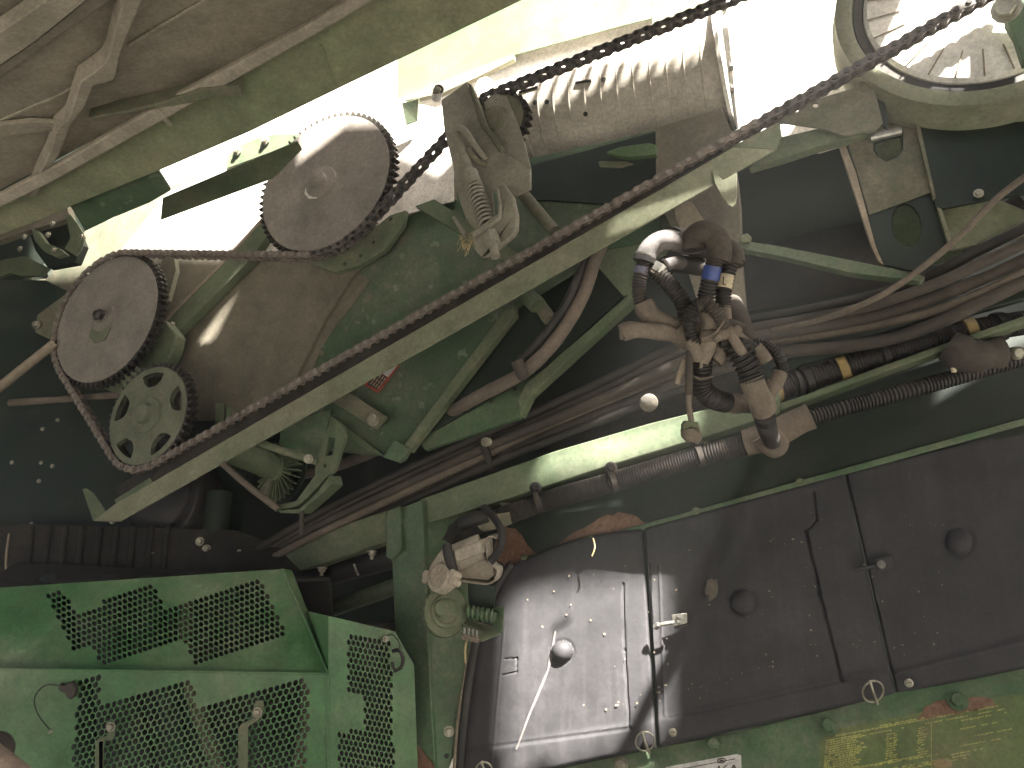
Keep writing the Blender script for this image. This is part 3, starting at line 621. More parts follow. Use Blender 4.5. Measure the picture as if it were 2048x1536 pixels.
# ================================================================== sprockets and chain
def circ(c, r): return on(*c), r
E1, E2, N0 = frame(NC)
SP = {1: (on(651, 367), .262), 2: (on(216, 638), .255), 3: (on(299, 832), .180), 4: (on(992, 246), .105)}
PITCH = 0.0305
def sprocket(name, key, label, m, thick, holes=(), hub=0.05, off=0.0, teeth=True):
    C, r = SP[key]; root = thing(name, C, label, 'sprocket')
    n = max(10, round(2 * math.pi * r / .0245)); out = []
    for i in range(n):
        for da, rr_ in ((-.5, r - .010), (-.22, r - .010), (-.10, r + .006), (.10, r + .006), (.22, r - .010)):
            a = 2 * math.pi * (i + da) / n; out.append(C + (E1 * math.cos(a) + E2 * math.sin(a)) * rr_ + NC * (thick / 2))
    hs = [[C + (E1 * x_ + E2 * y_) * r + NC * (thick / 2) for x_, y_ in h] for h in holes]
    vs, fs = plate_geo(out, thick, NC, hs); vs, fs = fixn(vs, fs)
    mk('tooth_ring', vs, fs, 'tooth', root, smooth=20)
    vs2 = [v - NC * .020 for v in vs]; mk('tooth_ring', vs2, fs, 'tooth', root, smooth=20)
    # face disc, a little proud of the teeth
    disc = [C + (E1 * math.cos(a) + E2 * math.sin(a)) * (r - .013) + NC * (thick / 2 + .003) for a in [2 * math.pi * k / 72 for k in range(72)]]
    hs = [[C + (E1 * x_ + E2 * y_) * r + NC * (thick / 2 + .003) for x_, y_ in h] for h in holes]
    vs, fs = plate_geo(disc, thick + .006, NC, hs); vs, fs = fixn(vs, fs)
    mk('disc', vs, fs, m, root, smooth=20, bevel=.002)
    return root, C + NC * (thick / 2 + .003)
s1, c1 = sprocket('sprocket', 1, 'largest plain sprocket caked in pinkish dust near the top light', 'sprocket', .014)
lathe('hub', c1 - E1 * .01, NC, [(.06, 0), (.058, .006), (.03, .012), (.028, .03), (.012, .034)], 'sprocket', s1, 28)
plate('dust_patch', [c1 + E1 * (x_ - .02) + E2 * y_ + NC * .0062 for x_, y_ in ((-.05, -.03), (-.045, .02), (-.01, .045), (.04, .03), (.045, -.01), (.03, -.045), (.0, -.06), (-.03, -.055))], 'white_dust_glare', thick=.002, parent=s1)
s2, c2 = sprocket('sprocket', 2, 'plain dusty sprocket at the left where the chain turns', 'sprocket', .014)
lathe('hub', c2 - E1 * .01, NC, [(.055, 0), (.052, .007), (.024, .010), (.022, .028), (.010, .032)], 'sprocket', s2, 28)
lathe('hub_nut', c2 + E1 * .0 + NC * .02, NC, [(.022, 0), (.022, .018), (.012, .026)], 'tooth', s2, 6)
plate('dust_patch', [c2 + E1 * (x_ - .01) + E2 * (y_ - .05) + NC * .007 for x_, y_ in ((-.05, -.01), (-.035, .04), (.02, .045), (.05, .0), (.03, -.04), (-.02, -.045))], 'sprocket_green', thick=.004, parent=s2)
hol = []
for k in range(5):
    a0 = 2 * math.pi * k / 5 + 0.32; h = []
    for i in range(9): h.append((0.82 * math.cos(a0 + 0.33 * (i - 4) / 4), 0.82 * math.sin(a0 + .33 * (i - 4) / 4)))
    for da, q in ((.30, .66), (.17, .56), (.04, .54), (-.09, .56), (-.22, .58), (-.31, .67)): h.append((q * math.cos(a0 + da), q * math.sin(a0 + da)))
    hol.append(h)
s3, c3 = sprocket('sprocket', 3, 'smaller green grey sprocket with five slots above the lower end of the rail', 'sprocket_green', .014, hol)
lathe('hub', c3, NC, [(.062, 0), (.060, .008), (.035, .012), (.033, .030), (.018, .034)], 'sprocket_green', s3, 28)
for a in (0.9, 3.0, 5.1): lathe('hole', c3 + (E1 * math.cos(a) + E2 * math.sin(a)) * .08, NC, [(.005, .0005), (.0045, .001)], 'rust', s3, 10)
s4, c4 = sprocket('idler_sprocket', 4, 'small dark idler sprocket behind the tensioner plate', 'tan_green', .014)
lathe('hub', c4, NC, [(.04, 0), (.038, .02), (.02, .022)], 'tan_green', s4, 24)
for k, lbl in ((1, s1), (2, s2), (3, s3)):
    tube('shaft', [SP[k][0] - NC * .012, SP[k][0] - NC * .16], .03, 'tooth', lbl, seg=20)

# chain path in the drive plane
def p2(v): q = v - P0; return Vector((q.dot(E1), q.dot(E2)))
def p3(v, off=0.0): return P0 + E1 * v[0] + E2 * v[1] + NC * off
seq = [(p2(on(2040, -45)), 0, 1), (p2(SP[3][0]), SP[3][1] + .002, 1), (p2(SP[2][0]), SP[2][1] + .002, 1), (p2(SP[1][0]), SP[1][1] + .002, -1), (p2(SP[4][0]), SP[4][1] + .002, 1), (p2(on(1560, -40)), 0, 1)]
path = []; prev = None
for i in range(len(seq) - 1):
    (A, ra, sa), (B, rb, sb) = seq[i], seq[i + 1]
    D = B - A; L = D.length; k = sb * rb - sa * ra; ph = math.asin(k / L); dh = D / L; pp = Vector((-dh.y, dh.x))
    tt = dh * math.cos(ph) + pp * math.sin(ph); nn = Vector((-tt.y, tt.x))
    a = A + nn * sa * ra; b_ = B + nn * sb * rb
    if prev is not None:                                # arc on A from prev to a
        v0 = prev - A; v1 = a - A; a0 = math.atan2(v0.y, v0.x); a1 = math.atan2(v1.y, v1.x)
        if sa > 0:
            while a1 > a0: a1 -= 2 * math.pi
        else:
            while a1 < a0: a1 += 2 * math.pi
        if abs(a1 - a0) > 6: a1 = a0
        m_ = max(1, int(abs(a1 - a0) * ra / .004))
        path += [A + Vector((math.cos(a0 + (a1 - a0) * j / m_), math.sin(a0 + (a1 - a0) * j / m_))) * ra for j in range(m_)]
    m_ = max(1, int((b_ - a).length / .004))
    path += [a.lerp(b_, j / m_) for j in range(m_)]
    prev = b_
def link_mesh(inner, rollers):
    hw = .0110 if inner else .0148; th = .0028; vs = []; fs = []; pinf = []; H = .0128; p = PITCH
    o2 = []
    for k in range(7): a = math.pi / 2 + math.pi * k / 6; o2.append((-p / 2 + H * math.cos(a), H * math.sin(a)))
    o2.append((0, -H * .72))
    for k in range(7): a = -math.pi / 2 + math.pi * k / 6; o2.append((p / 2 + H * math.cos(a), H * math.sin(a)))
    o2.append((0, H * .72))
    n = len(o2)
    for s in (-1, 1):
        b0 = len(vs)
        for z in (s * hw - th / 2, s * hw + th / 2): vs += [(x_, y_, z) for x_, y_ in o2]
        fs.append(tuple(b0 + i for i in range(n))[::-1]); fs.append(tuple(b0 + n + i for i in range(n)))
        for i in range(n): fs.append((b0 + i, b0 + (i + 1) % n, b0 + n + (i + 1) % n, b0 + n + i))
    def cylz(cx, r, z0, z1, sg=10):
        b0 = len(vs)
        for z in (z0, z1): vs.extend([(cx + r * math.cos(2 * math.pi * i / sg), r * math.sin(2 * math.pi * i / sg), z) for i in range(sg)])
        for i in range(sg): fs.append((b0 + i, b0 + (i + 1) % sg, b0 + sg + (i + 1) % sg, b0 + sg + i))
        fs.append(tuple(b0 + i for i in range(sg))[::-1]); fs.append(tuple(b0 + sg + i for i in range(sg)))
    for cx in (-p / 2, p / 2):
        if inner: cylz(cx, .0092, -hw, hw)
        else:
            k0 = len(fs); cylz(cx, .0066, -.0195, .0195, 8); pinf.extend(range(k0, len(fs)))
    me = bpy.data.meshes.new('link'); me.from_pydata(vs, [], fs)
    for i_ in pinf: me.polygons[i_].material_index = 1
    for q in me.polygons: q.use_smooth = True
    me.set_sharp_from_angle(angle=R(35)); return me
chain = thing('drive_chain', P0, 'long dusty roller chain wrapping the sprockets and running along the guide rail', 'chain')
LM = []
for inner in (0, 1):
    row = []
    for mm in ('chain', 'chain_dust'):
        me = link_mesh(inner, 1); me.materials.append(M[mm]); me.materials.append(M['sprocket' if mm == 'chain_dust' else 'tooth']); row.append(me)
    LM.append(row)
# resample at the pitch
acc = [path[0]]; last = path[0]
for q in path[1:]:
    while (q - last).length >= PITCH:
        last = last + (q - last).normalized() * PITCH; acc.append(last)
Rm = C3 @ Matrix((E1, E2, NC)).transposed()
cnt = 0
for i in range(len(acc) - 1):
    a, b_ = acc[i], acc[i + 1]; mid = (a + b_) / 2; ang = math.atan2(b_.y - a.y, b_.x - a.x) + random.uniform(-.03, .03)
    pc = p3(mid); px_ = pc.x / -pc.z * F + 1024
    if pc.y / -pc.z * F > 800: continue
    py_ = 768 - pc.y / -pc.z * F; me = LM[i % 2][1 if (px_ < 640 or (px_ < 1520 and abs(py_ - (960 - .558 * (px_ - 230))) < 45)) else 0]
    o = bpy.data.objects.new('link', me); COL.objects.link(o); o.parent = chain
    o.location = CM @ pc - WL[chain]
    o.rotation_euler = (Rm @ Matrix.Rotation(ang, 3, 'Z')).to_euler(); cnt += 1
print('links', cnt)

# ================================================================== chain guide rail
cg = thing('chain_guide_rail', on(900, 640), 'long cream green rail with a black greasy strip under the lower chain', 'rail')
plate('wear_strip', blob([(232, 972), (600, 768), (1000, 548), (1440, 300), (1452, 312), (1250, 424), (900, 622), (600, 796), (414, 908), (300, 968), (236, 1004)], 2, 1.0), 'black', PC(.004), 0.03, cg, bevel=0)
plate('face', [(232, 1006), (1446, 306), (1466, 294), (1551, 299), (1469, 347), (240, 1043), (186, 1042)], 'cream', PC(-.012), 0.005, cg, bevel=0.002)
plate('end_plate', [(164, 978), (172, 976), (186, 985), (204, 1010), (214, 1028), (186, 1042)], 'green_dusty', PC(-.010), 0.004, cg)
plate('end_tab', [(228, 1000), (300, 955), (312, 968), (236, 1012)], 'green_dusty', PC(.0), 0.004, cg)
plate('upper_flange', [(1440, 306), (1552, 246), (1560, 246), (1563, 272), (1552, 299), (1466, 294)], 'green_dusty', PC(-.004), 0.005, cg)
plate('fin', [(1423, 342), (1432, 344), (1445, 360), (1460, 352), (1473, 344), (1474, 390), (1471, 408), (1464, 414), (1456, 410), (1444, 394), (1430, 368)], 'cream', PC(-.02), 0.006, cg)
bolt(on(224, 1044, PC(-.02)), Vector((0, -1, .3)), .006, cg)

# ================================================================== tensioner
te = thing('chain_tensioner', on(960, 330, PC(-.03)), 'dusty chain tensioner with plate, rod, coil spring and bent bracket', 'tensioner')
plate('arm_plate', [(882, 200), (934, 163), (943, 186), (963, 250), (998, 300), (1035, 320), (1061, 340), (1061, 377), (1030, 393), (1010, 375), (985, 385), (990, 440), (960, 470), (932, 440), (912, 380), (905, 330), (888, 260)], 'pale_metal', PC(-.025), 0.008, te, bevel=.003)
plate('side_plate', [(968, 205), (986, 184), (1012, 192), (1030, 232), (1050, 290), (1062, 338), (1062, 378), (1030, 393), (1004, 360), (985, 290)], 'pale_metal', PC(-.014), .006, te)
plate('arm_fold', [(934, 163), (943, 170), (972, 246), (1004, 290), (998, 300), (963, 250), (943, 186)], 'tan_green', PC(-.045), 0.03, te)
tube('rod', [on(910, 262, PC(-.06)), on(928, 310, PC(-.06)), on(945, 362, PC(-.065))], 0.0125, 'pale_metal', te, seg=14)
tube('rod_loop', [on(908, 268, PC(-.06)), on(916, 256, PC(-.07)), on(930, 262, PC(-.07)), on(950, 292, PC(-.05)), on(972, 322, PC(-.03))], 0.010, 'pale_metal', te)
tube('rod_fork', [on(935, 300, PC(-.06)), on(955, 322, PC(-.05)), on(972, 330, PC(-.03))], 0.009, 'tan_green', te)
tube('spring_seat', [on(940, 346, PC(-.065)), on(948, 372, PC(-.067))], 0.023, 'pale_metal', te, seg=20)
A_, B_ = on(946, 368, PC(-.067)), on(976, 452, PC(-.075))
ax = (B_ - A_); e1, e2, n_ = frame(ax); H = []
for i in range(11 * 14 + 1):
    a = 2 * math.pi * i / 14; H.append(A_ + ax * (i / (11 * 14)) + (e1 * math.cos(a) + e2 * math.sin(a)) * .0225)
tube('spring', H, 0.0042, 'pale_metal', te, seg=8, step=.02)
tube('spring_core', [A_, B_], 0.010, 'tooth', te)
plate('bent_bracket', [(990, 372), (1006, 363), (1027, 392), (1035, 430), (1034, 455), (1026, 470), (994, 496), (975, 510), (962, 513), (950, 500), (942, 468), (975, 444), (994, 432), (996, 410)], 'pale_metal', PC(-.08), 0.02, te, bevel=.006)
plate('bracket_side', [(990, 372), (996, 376), (1002, 410), (1000, 436), (980, 452), (945, 475), (942, 466), (975, 440), (994, 428), (995, 405)], 'pale_metal', PC(-.095), 0.014, te, bevel=.004)
tube('nut', [on(982, 466, PC(-.10)), on(987, 490, PC(-.105))], 0.020, 'pale_metal', te, seg=6)
tube('bolt_end', [on(986, 486, PC(-.105)), on(991, 514, PC(-.108))], 0.0125, 'pale_metal', te, seg=14)
plate('flat_bar', [(903, 434), (909, 431), (932, 464), (930, 472), (924, 470)], 'pale_metal', PC(-.05), 0.02, te)
x = tube('straw_tuft', [on(930, 478, PC(-.07)), on(926, 488, PC(-.09)), on(934, 500, PC(-.08))], .0012, 'straw')
bmv = []; bmf = []
for i in range(46):
    p = on(932 + random.uniform(-12, 12), 476 + random.uniform(-6, 16), PC(-.075)); q = p + Vector((random.uniform(-.02, .02), random.uniform(-.035, .015), random.uniform(-.01, .02)))
    a, b_ = sweep([p, (p + q) / 2 + Vector((0, .003, 0)), q], .0008, 4); k = len(bmv); bmv += a; bmf += [tuple(j + k for j in f) for f in b_]
bpy.data.objects.remove(x)
x = mk('straw_tuft', bmv, bmf, 'straw'); tag(x, kind='stuff', label='tuft of dry straw caught under the tensioner bracket', cat='straw')
x = plate('brace_strap', [(830, 412), (868, 398), (905, 422), (1087, 540), (1068, 562), (960, 492)], 'green_dusty', PC(.10), .02); tag(x, 'dusty brace bar slanting down behind the tensioner', 'brace')
x = tube('tie_rod', [on(1046, 388, PC(.05)), on(1108, 462, PC(.05))], .018, 'tan_green', seg=18); tag(x, 'short dusty round tie rod right of the tensioner above the rail', 'rod')
x = tube('rod_end', [on(1040, 576, PC(.08)), on(1074, 612, PC(.08))], .024, 'green_dusty', seg=18); tag(x, 'round green rod end below the rail beside the tan hose', 'rod')

# ================================================================== finned wheel and lever
fw = thing('finned_wheel', V(560, 945, 2.45), 'small wheel of thin radial fins on a green tapered shaft below the rail', 'wheel')
FA = Vector((-0.60, 0.34, 0.72)).normalized(); fc = V(560, 940, 2.60); f1, f2, fn = frame(FA)
tube('shaft', [V(462, 895, 2.50), V(505, 916, 2.55), V(548, 936, 2.60)], .046, 'green_dusty', fw, seg=24, taper=(1.1, .85))
for i in range(30):
    a = 2 * math.pi * i / 30; u = f1 * math.cos(a) + f2 * math.sin(a); s_ = fn.cross(u)
    vs = []
    for q in (.035, .105):
        for jj in (-.5, .5):
            for kk in (-1, 1): vs.append(fc + u * q + s_ * (jj * .0035) + fn * (kk * .014 * (1 if q < .1 else .7)))
    fs = [(0, 1, 3, 2), (4, 6, 7, 5), (0, 4, 5, 1), (2, 3, 7, 6), (0, 2, 6, 4), (1, 5, 7, 3)]
    mk('fin', vs, fs, 'bolt' if 17 < i < 21 else 'green_dusty', fw, smooth=0)
lathe('hub', fc, FA, [(.038, -.02), (.038, .016), (.02, .022)], 'green_dusty', fw, 24)
lathe('back_plate', fc - FA * .022, FA, [(.03, -.004), (.108, -.004), (.108, 0), (.03, 0)], 'green_dark', fw, 40)
lv = thing('slotted_lever', V(655, 900, 2.4), 'green slotted lever bracket curving round the finned wheel', 'lever')
LP = PL((660, 850, 2.40), (640, 960, 2.38), (560, 1010, 2.44))
plate('lever', [(654, 858), (661, 845), (673, 841), (686, 855), (690, 874), (682, 898), (674, 925), (666, 944), (654, 953), (640, 968), (620, 990), (602, 1006), (590, 1014), (560, 1018), (556, 1010), (592, 1002), (612, 975), (630, 950), (630, 920), (642, 895), (649, 874)], 'green_dusty', LP, .014, lv,
      holes=[[(657, 874), (671, 876), (664, 911), (650, 911)]], bevel=.002)
lathe('hole', on(650, 932, LP), LP[1], [(.006, .0008), (.0055, .0015)], 'black', lv, 12)
plate('guard_lip', [(660, 950), (664, 968), (640, 990), (600, 1026), (560, 1026), (553, 1014), (562, 1020), (598, 1018), (636, 982)], 'green_dusty', (LP[0] + LP[1] * .01, LP[1]), .05, lv)
tube('strap', [V(444, 926, 2.42), V(500, 975, 2.42), V(556, 1018, 2.42)], .010, 'hose_tan', lv)
tube('pin', [V(603, 1022, 2.38), V(602, 1068, 2.38)], .007, 'hose', lv)
tube('link_rod', [V(505, 882, 2.45), V(636, 924, 2.4)], .012, 'green_dusty', lv, seg=8)
bolt(V(617, 918, 2.38), Vector((0, .2, 1)), .010, lv)
x = plate('backing_plate', [(560, 850, 2.56), (660, 820, 2.5), (640, 930, 2.5), (560, 890, 2.56)], 'green', None, .01); tag(x, 'green backing plate above the finned wheel', 'plate')
for (q, lbl) in (((430, 805, 448, 868), 'upright green bar seen above the chain by the slotted sprocket'), ((452, 812, 470, 850), 'shorter green tab above the chain by the slotted sprocket')):
    x = plate('upright_tab', [(q[0], q[1], 2.7), (q[2], q[1] + 2, 2.7), (q[2] - 1, q[3], 2.68), (q[0], q[3] + 6, 2.68)], 'green_dusty', None, .01); tag(x, lbl, 'tab')

# ================================================================== hoses and cables
def dd(px, a=2.62, b=1.86): return a + (b - a) * (px - 500) / 1548
x = tube('tan_hose', [V(1222, 440, 2.24), V(1204, 485, 2.22), V(1188, 525, 2.20), V(1164, 595, 2.16), V(1112, 680, 2.13), V(1045, 745, 2.14), V(950, 797, 2.26), V(870, 842, 2.5), V(780, 888, 2.72), V(680, 930, 2.8), V(560, 958, 2.85)], .0185, 'hose_tan', seg=16, lump=.12)
tag(x, 'thick tan dusty hose curving down from behind the rail', 'hose')
tube('clamp', [V(1034, 722, 2.08), V(1040, 738, 2.08), V(1046, 752, 2.1)], .016, 'hose', x, seg=10)
x = tube('black_hose', [V(1196, 450, 2.26), V(1174, 505, 2.22), V(1158, 550, 2.18), V(1130, 610, 2.14), V(1085, 675, 2.14), V(1040, 722, 2.16)], .0115, 'rubber', seg=14); tag(x, 'thin black hose beside the curving tan hose', 'hose')
cab = [
 ([(2075, 335, 1.76), (1990, 400, 1.78), (1930, 462, 1.80), (1870, 515, 1.84), (1800, 568, 1.87), (1740, 602, 1.90), (1640, 640, 1.98), (1540, 662, 2.1)], .0075, 'hose_tan', 'thin bright edged cable climbing steepest to the right edge'),
 ([(2080, 440), (1960, 500), (1860, 550), (1740, 592), (1600, 622), (1480, 645), (1380, 680), (1200, 765), (1040, 838), (960, 872), (800, 945), (640, 1025), (480, 1120)], .0130, 'hose_dark', 'topmost cable of the long dark bundle'),
 ([(2080, 470), (1960, 528), (1860, 572), (1740, 612), (1600, 640), (1500, 658), (1390, 692), (1200, 782), (1060, 846), (960, 886), (800, 958), (640, 1036), (490, 1122)], .0140, 'hose', 'second cable from the top of the long bundle'),
 ([(2080, 505), (1960, 560), (1860, 598), (1740, 634), (1600, 660), (1500, 676), (1390, 712), (1200, 800), (1080, 850), (960, 900), (800, 974), (640, 1050), (510, 1124)], .0155, 'hose', 'middle thick cable of the long bundle'),
 ([(2080, 530), (1960, 588), (1870, 622), (1740, 652), (1600, 676), (1500, 694), (1385, 738), (1230, 800), (1080, 858), (960, 915), (800, 990), (660, 1056), (540, 1118)], .0125, 'hose_tan', 'pale lit hose low in the long bundle'),
 ([(2080, 548), (1960, 606), (1870, 648), (1780, 678), (1680, 694), (1560, 706), (1480, 728), (1385, 756), (1200, 828), (1060, 885), (950, 932), (800, 1004), (680, 1058), (600, 1100)], .0165, 'hose', 'lowest thick hose of the long bundle at the right'),
 ([(1400, 765), (1200, 842), (1080, 888), (980, 928), (860, 985), (720, 1048), (620, 1095)], .013, 'hose_dark', 'dark hose along the bottom of the bundle at the left'),
]
for i, (P, r, m, lbl) in enumerate(cab):
    Q = [V(p[0], p[1], (p[2] if len(p) > 2 else dd(p[0]) + .02 * math.sin(i * 2.3 + p[0] / 300))) for p in P]
    x = tube('cable', Q, r, m, seg=12, step=.02, lump=.06); tag(x, lbl, 'cable', 'cables in the long bundle across the machine')
x = thing('cable_clip', V(973, 895, 2.4), 'small bolted clip band round the cable bundle left of the rail patch', 'clip')
tube('band', [V(962, 862, 2.42), V(968, 890, 2.36), V(980, 925, 2.36), V(990, 950, 2.4)], .012, 'hose_dark', x, seg=8); bolt(V(972, 884, 2.34), Vector((0, .3, 1)), .010, x)
x = lathe('reflector', V(1297, 805, 1.98), Vector((.1, -.3, 1)), [(.023, 0), (.023, .006), (.019, .009), (.004, .010)], 'amber', None, 28); tag(x, 'small round grey reflector between the cables and the frame rail', 'reflector')
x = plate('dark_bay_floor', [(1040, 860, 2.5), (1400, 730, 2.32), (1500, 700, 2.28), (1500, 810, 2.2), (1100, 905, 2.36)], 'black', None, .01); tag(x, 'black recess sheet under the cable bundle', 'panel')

# ================================================================== frame rail, post
fr = thing('frame_rail', V(1200, 900, 2.25), 'light green square frame rail with sunlit patch crossing the middle', 'rail')
FR = PL((600, 1086, 2.52), (1372, 830, 2.13), (844, 1050, 2.36))
FRn = FR[1]
def rail_face(name, poly, m, pl=FR, th=.05): return plate(name, poly, m, pl, th, fr, bevel=.004)
rail_face('face', [(840, 998), (1109, 902), (1300, 846), (1372, 828), (1500, 796), (1560, 778), (1560, 828), (1512, 842), (1404, 876), (1200, 938), (1000, 1002), (848, 1049)], 'rail')
rail_face('face', [(470, 1146), (488, 1136), (580, 1099), (700, 1045), (775, 1020), (775, 1082), (690, 1112), (600, 1143), (576, 1150)], 'green_dusty', (FR[0] - FRn * .03, FRn))
rail_face('lower_lip', [(1560, 806), (1618, 786), (1772, 728), (1923, 674), (2080, 620), (2080, 634), (1923, 688), (1772, 742), (1618, 800), (1560, 822)], 'green_dusty')
rail_face('upper_lip', [(1540, 738), (1600, 706), (1760, 664), (1900, 618), (2080, 560), (2080, 590), (1900, 640), (1760, 690), (1600, 730), (1560, 770)], 'green_dark', (FR[0] - FRn * .03, FRn), .02)
for q in ((644, 1141), (744, 1108), (1011, 1013), (1262, 900), (1404, 888)):
    bolt(V(q[0], q[1] - 6, dd(q[0], 2.5, 1.88)), Vector((0.0, -1, .35)), .0115, fr, stud=.012)
bolt(V(975, 884, 2.2), Vector((0, .5, 1)), .009, fr)
po = thing('frame_post', V(820, 1250, 2.3), 'green upright frame post between the guards and the grey doors', 'post')
PP = PL((776, 1028, 2.42), (844, 1000, 2.36), (850, 1560, 2.12)); PQ = PL((848, 1050, 2.35), (935, 1060, 2.36), (880, 1540, 2.12))
plate('left_face', [(770, 1028), (844, 999), (850, 1120), (856, 1280), (872, 1580), (836, 1580), (828, 1320), (790, 1265), (784, 1123), (772, 1110)], 'green', PP, .03, po, bevel=.003)
plate('right_face', [(848, 1048), (925, 1030), (940, 1100), (985, 1200), (965, 1290), (935, 1330), (906, 1500), (904, 1580), (874, 1580), (857, 1280), (850, 1120)], 'green', PQ, .02, po, bevel=.003)
plate('corner_tab', [(775, 1022), (800, 1012), (802, 1100), (782, 1120), (772, 1112)], 'green', (PP[0] + PP[1] * .015, PP[1]), .014, po)
bolt(on(898, 1463, PQ), PQ[1], .010, po); lathe('hole', on(893, 1512, PQ), PQ[1], [(.006, .001), (.005, .002)], 'black', po, 12)
random.seed(5)
plate('worn_foot', blob([(820, 1560), (822, 1510), (832, 1488), (850, 1510), (868, 1530), (872, 1560)], 2, 2), 'rust', (PP[0] + PP[1] * .006, PP[1]), .001, po, bevel=0)
plate('worn_foot', blob([(888, 1575), (904, 1520), (918, 1496), (922, 1530), (930, 1575)], 2, 2), 'white_dust_glare', (PQ[0] + PQ[1] * .012, PQ[1]), .002, po, bevel=0)
x = tube('cross_tube', [V(610, 1236, 2.6), V(800, 1170, 2.45)], .026, 'green_dusty', seg=18); tag(x, 'dusty green tube in the dark gap left of the post', 'tube')
x = tube('black_pipe', [V(620, 1160, 2.62), V(800, 1112, 2.5)], .035, 'rubber', seg=18); tag(x, 'black pipe in the dark gap under the left rail', 'pipe')
tube('band', [V(708, 1128, 2.5), V(712, 1140, 2.5), V(716, 1150, 2.51)], .004, 'steel', x, seg=8)

# conduits
cu = tube('upper_conduit', [V(1500, 800, 2.12), V(1560, 778, 2.08), V(1750, 716, 2.02), V(1900, 672, 1.97), V(2080, 640, 1.93)], .029, 'conduit', corr=(.0075, .0014), seg=20)
tag(cu, 'dark corrugated conduit with yellow tape bands running right on the rail', 'conduit')
for a, b_ in (((1678, 741, 2.035), (1695, 735, 2.03)), ((1930, 665, 1.955), (1950, 660, 1.95)), ((1545, 783, 2.08), (1557, 779, 2.08))): tube('yellow_band', [V(*a), V(*b_)], .0335, 'yellow', cu, seg=20)
for a, b_ in (((1758, 714, 2.01), (1770, 711, 2.01)), ((1606, 763, 2.06), (1618, 759, 2.06)), ((1590, 768, 2.06), (1598, 766, 2.06)), ((1988, 655, 1.95), (2006, 652, 1.95))): tube('clamp', [V(*a), V(*b_)], .036, 'rubber', cu, seg=16)
cl = tube('lower_conduit', [V(905, 1068, 2.30), V(1000, 1035, 2.27), V(1090, 1003, 2.24), V(1240, 960, 2.16), V(1400, 912, 2.08), V(1510, 884, 2.03)], .027, 'conduit', corr=(.0075, .0014), seg=20)
tag(cl, 'dark corrugated conduit under the frame rail left of the wrapped fitting', 'conduit')
for a in ((1075, 1002, 2.24), (1226, 962, 2.16), (1398, 912, 2.08)):
    tube('clamp', [V(a[0] - 5, a[1] + 1, a[2]), V(a[0] + 5, a[1] - 2, a[2])], .031, 'hose', cl, seg=16)
    bolt(V(a[0] - 4, a[1] - 26, a[2]), Vector((0, .4, 1)), .012, cl, 'hose_dark')
c3_ = tube('right_conduit', [V(1610, 838, 1.98), V(1700, 812, 1.97), V(1850, 772, 1.95), V(2080, 705, 1.92)], .019, 'conduit', corr=(.0095, .002), seg=18)
tag(c3_, 'thinner corrugated conduit leaving the wrapped fitting to the right', 'conduit')
x = thing('wrapped_fitting', V(1555, 860, 2.0), 'tan tape wrapped tee fitting below the harness', 'fitting')
tube('run', [V(1490, 886, 2.02), V(1540, 872, 2.0), V(1590, 846, 1.99), V(1622, 832, 1.98)], .034, 'hose_tan', x, seg=20, lump=.15)
tube('mouth', [V(1530, 868, 1.96), V(1540, 882, 1.96), V(1550, 888, 1.98)], .036, 'hose_tan', x, seg=20, lump=.1)
x = tube('wire_clip', [V(1895, 705, 1.9), V(1903, 722, 1.9), V(1908, 745, 1.9)], .006, 'creamtape'); tag(x, 'small pale hanging clip below the right end of the conduit', 'clip')
x = tube('dusty_plug', [V(1895, 690, 1.92), V(1940, 712, 1.9), V(2000, 705, 1.9)], .040, 'hose', lump=.3, seg=20); tag(x, 'lumpy dusty clump of plugs at the right under the conduit', 'plug')
x = thing('steel_stud', V(2035, 706, 1.88), 'pale steel stud head at the right edge under the conduit', 'stud')
lathe('head', V(2036, 706, 1.88), Vector((-.2, 0, 1)), [(.016, -.02), (.016, 0), (.010, .008)], 'bolt', x, 16)
tube('wire', [V(2030, 706, 1.88), V(2010, 692, 1.9), V(1985, 690, 1.92), V(1975, 705, 1.92)], .003, 'rubber', x, seg=6)

# dark green body panel above the doors
BP = PL((930, 1060, 2.42), (2048, 700, 2.08), (1060, 1115, 2.32))
x = thing('body_panel', on(1500, 950, BP), 'dark green body panel between the conduits and the grey doors', 'panel')
plate('sheet', [(900, 1040), (1010, 1000), (1500, 850), (2120, 640), (2120, 850), (1700, 950), (1380, 1035), (1060, 1125), (1000, 1145), (960, 1260), (900, 1250)], 'green_dark', BP, .01, x)
plate('top_seam', [(1050, 1112), (1380, 1022), (1680, 938), (2120, 816), (2120, 828), (1680, 952), (1380, 1036), (1056, 1126)], 'green', (BP[0] + BP[1] * .012, BP[1]), .014, x, bevel=.003)
for q in ((1182, 1078), (1392, 1022), (1600, 964), (1050, 1118)): bolt(on(*q, (BP[0] + BP[1] * .02, BP[1])), BP[1], .008, x, 'green_dusty')
random.seed(21)
RB = (BP[0] + BP[1] * .003, BP[1])
plate('rust_patch', blob([(1000, 1050), (1030, 1056), (1072, 1108), (1052, 1124), (1010, 1136), (985, 1110)], 3, 4), 'rust', RB, .002, x, bevel=0)
plate('rust_patch', blob([(1108, 1096), (1150, 1062), (1200, 1036), (1236, 1024), (1275, 1034), (1300, 1050), (1262, 1068), (1180, 1088)], 3, 4), 'rust', RB, .002, x, bevel=0)
plate('rust_patch', blob([(985, 1128), (1028, 1156), (1020, 1188), (1000, 1200), (990, 1225), (975, 1222), (985, 1180)], 3, 4), 'rust', (RB[0] + BP[1] * .02, BP[1]), .02, x, bevel=0)
x = tube('straw', [V(1186, 1076, 2.18), V(1190, 1094, 2.17), V(1184, 1112, 2.17)], .0022, 'straw', seg=6); tag(x, 'single curved straw lying above the first grey door', 'straw')

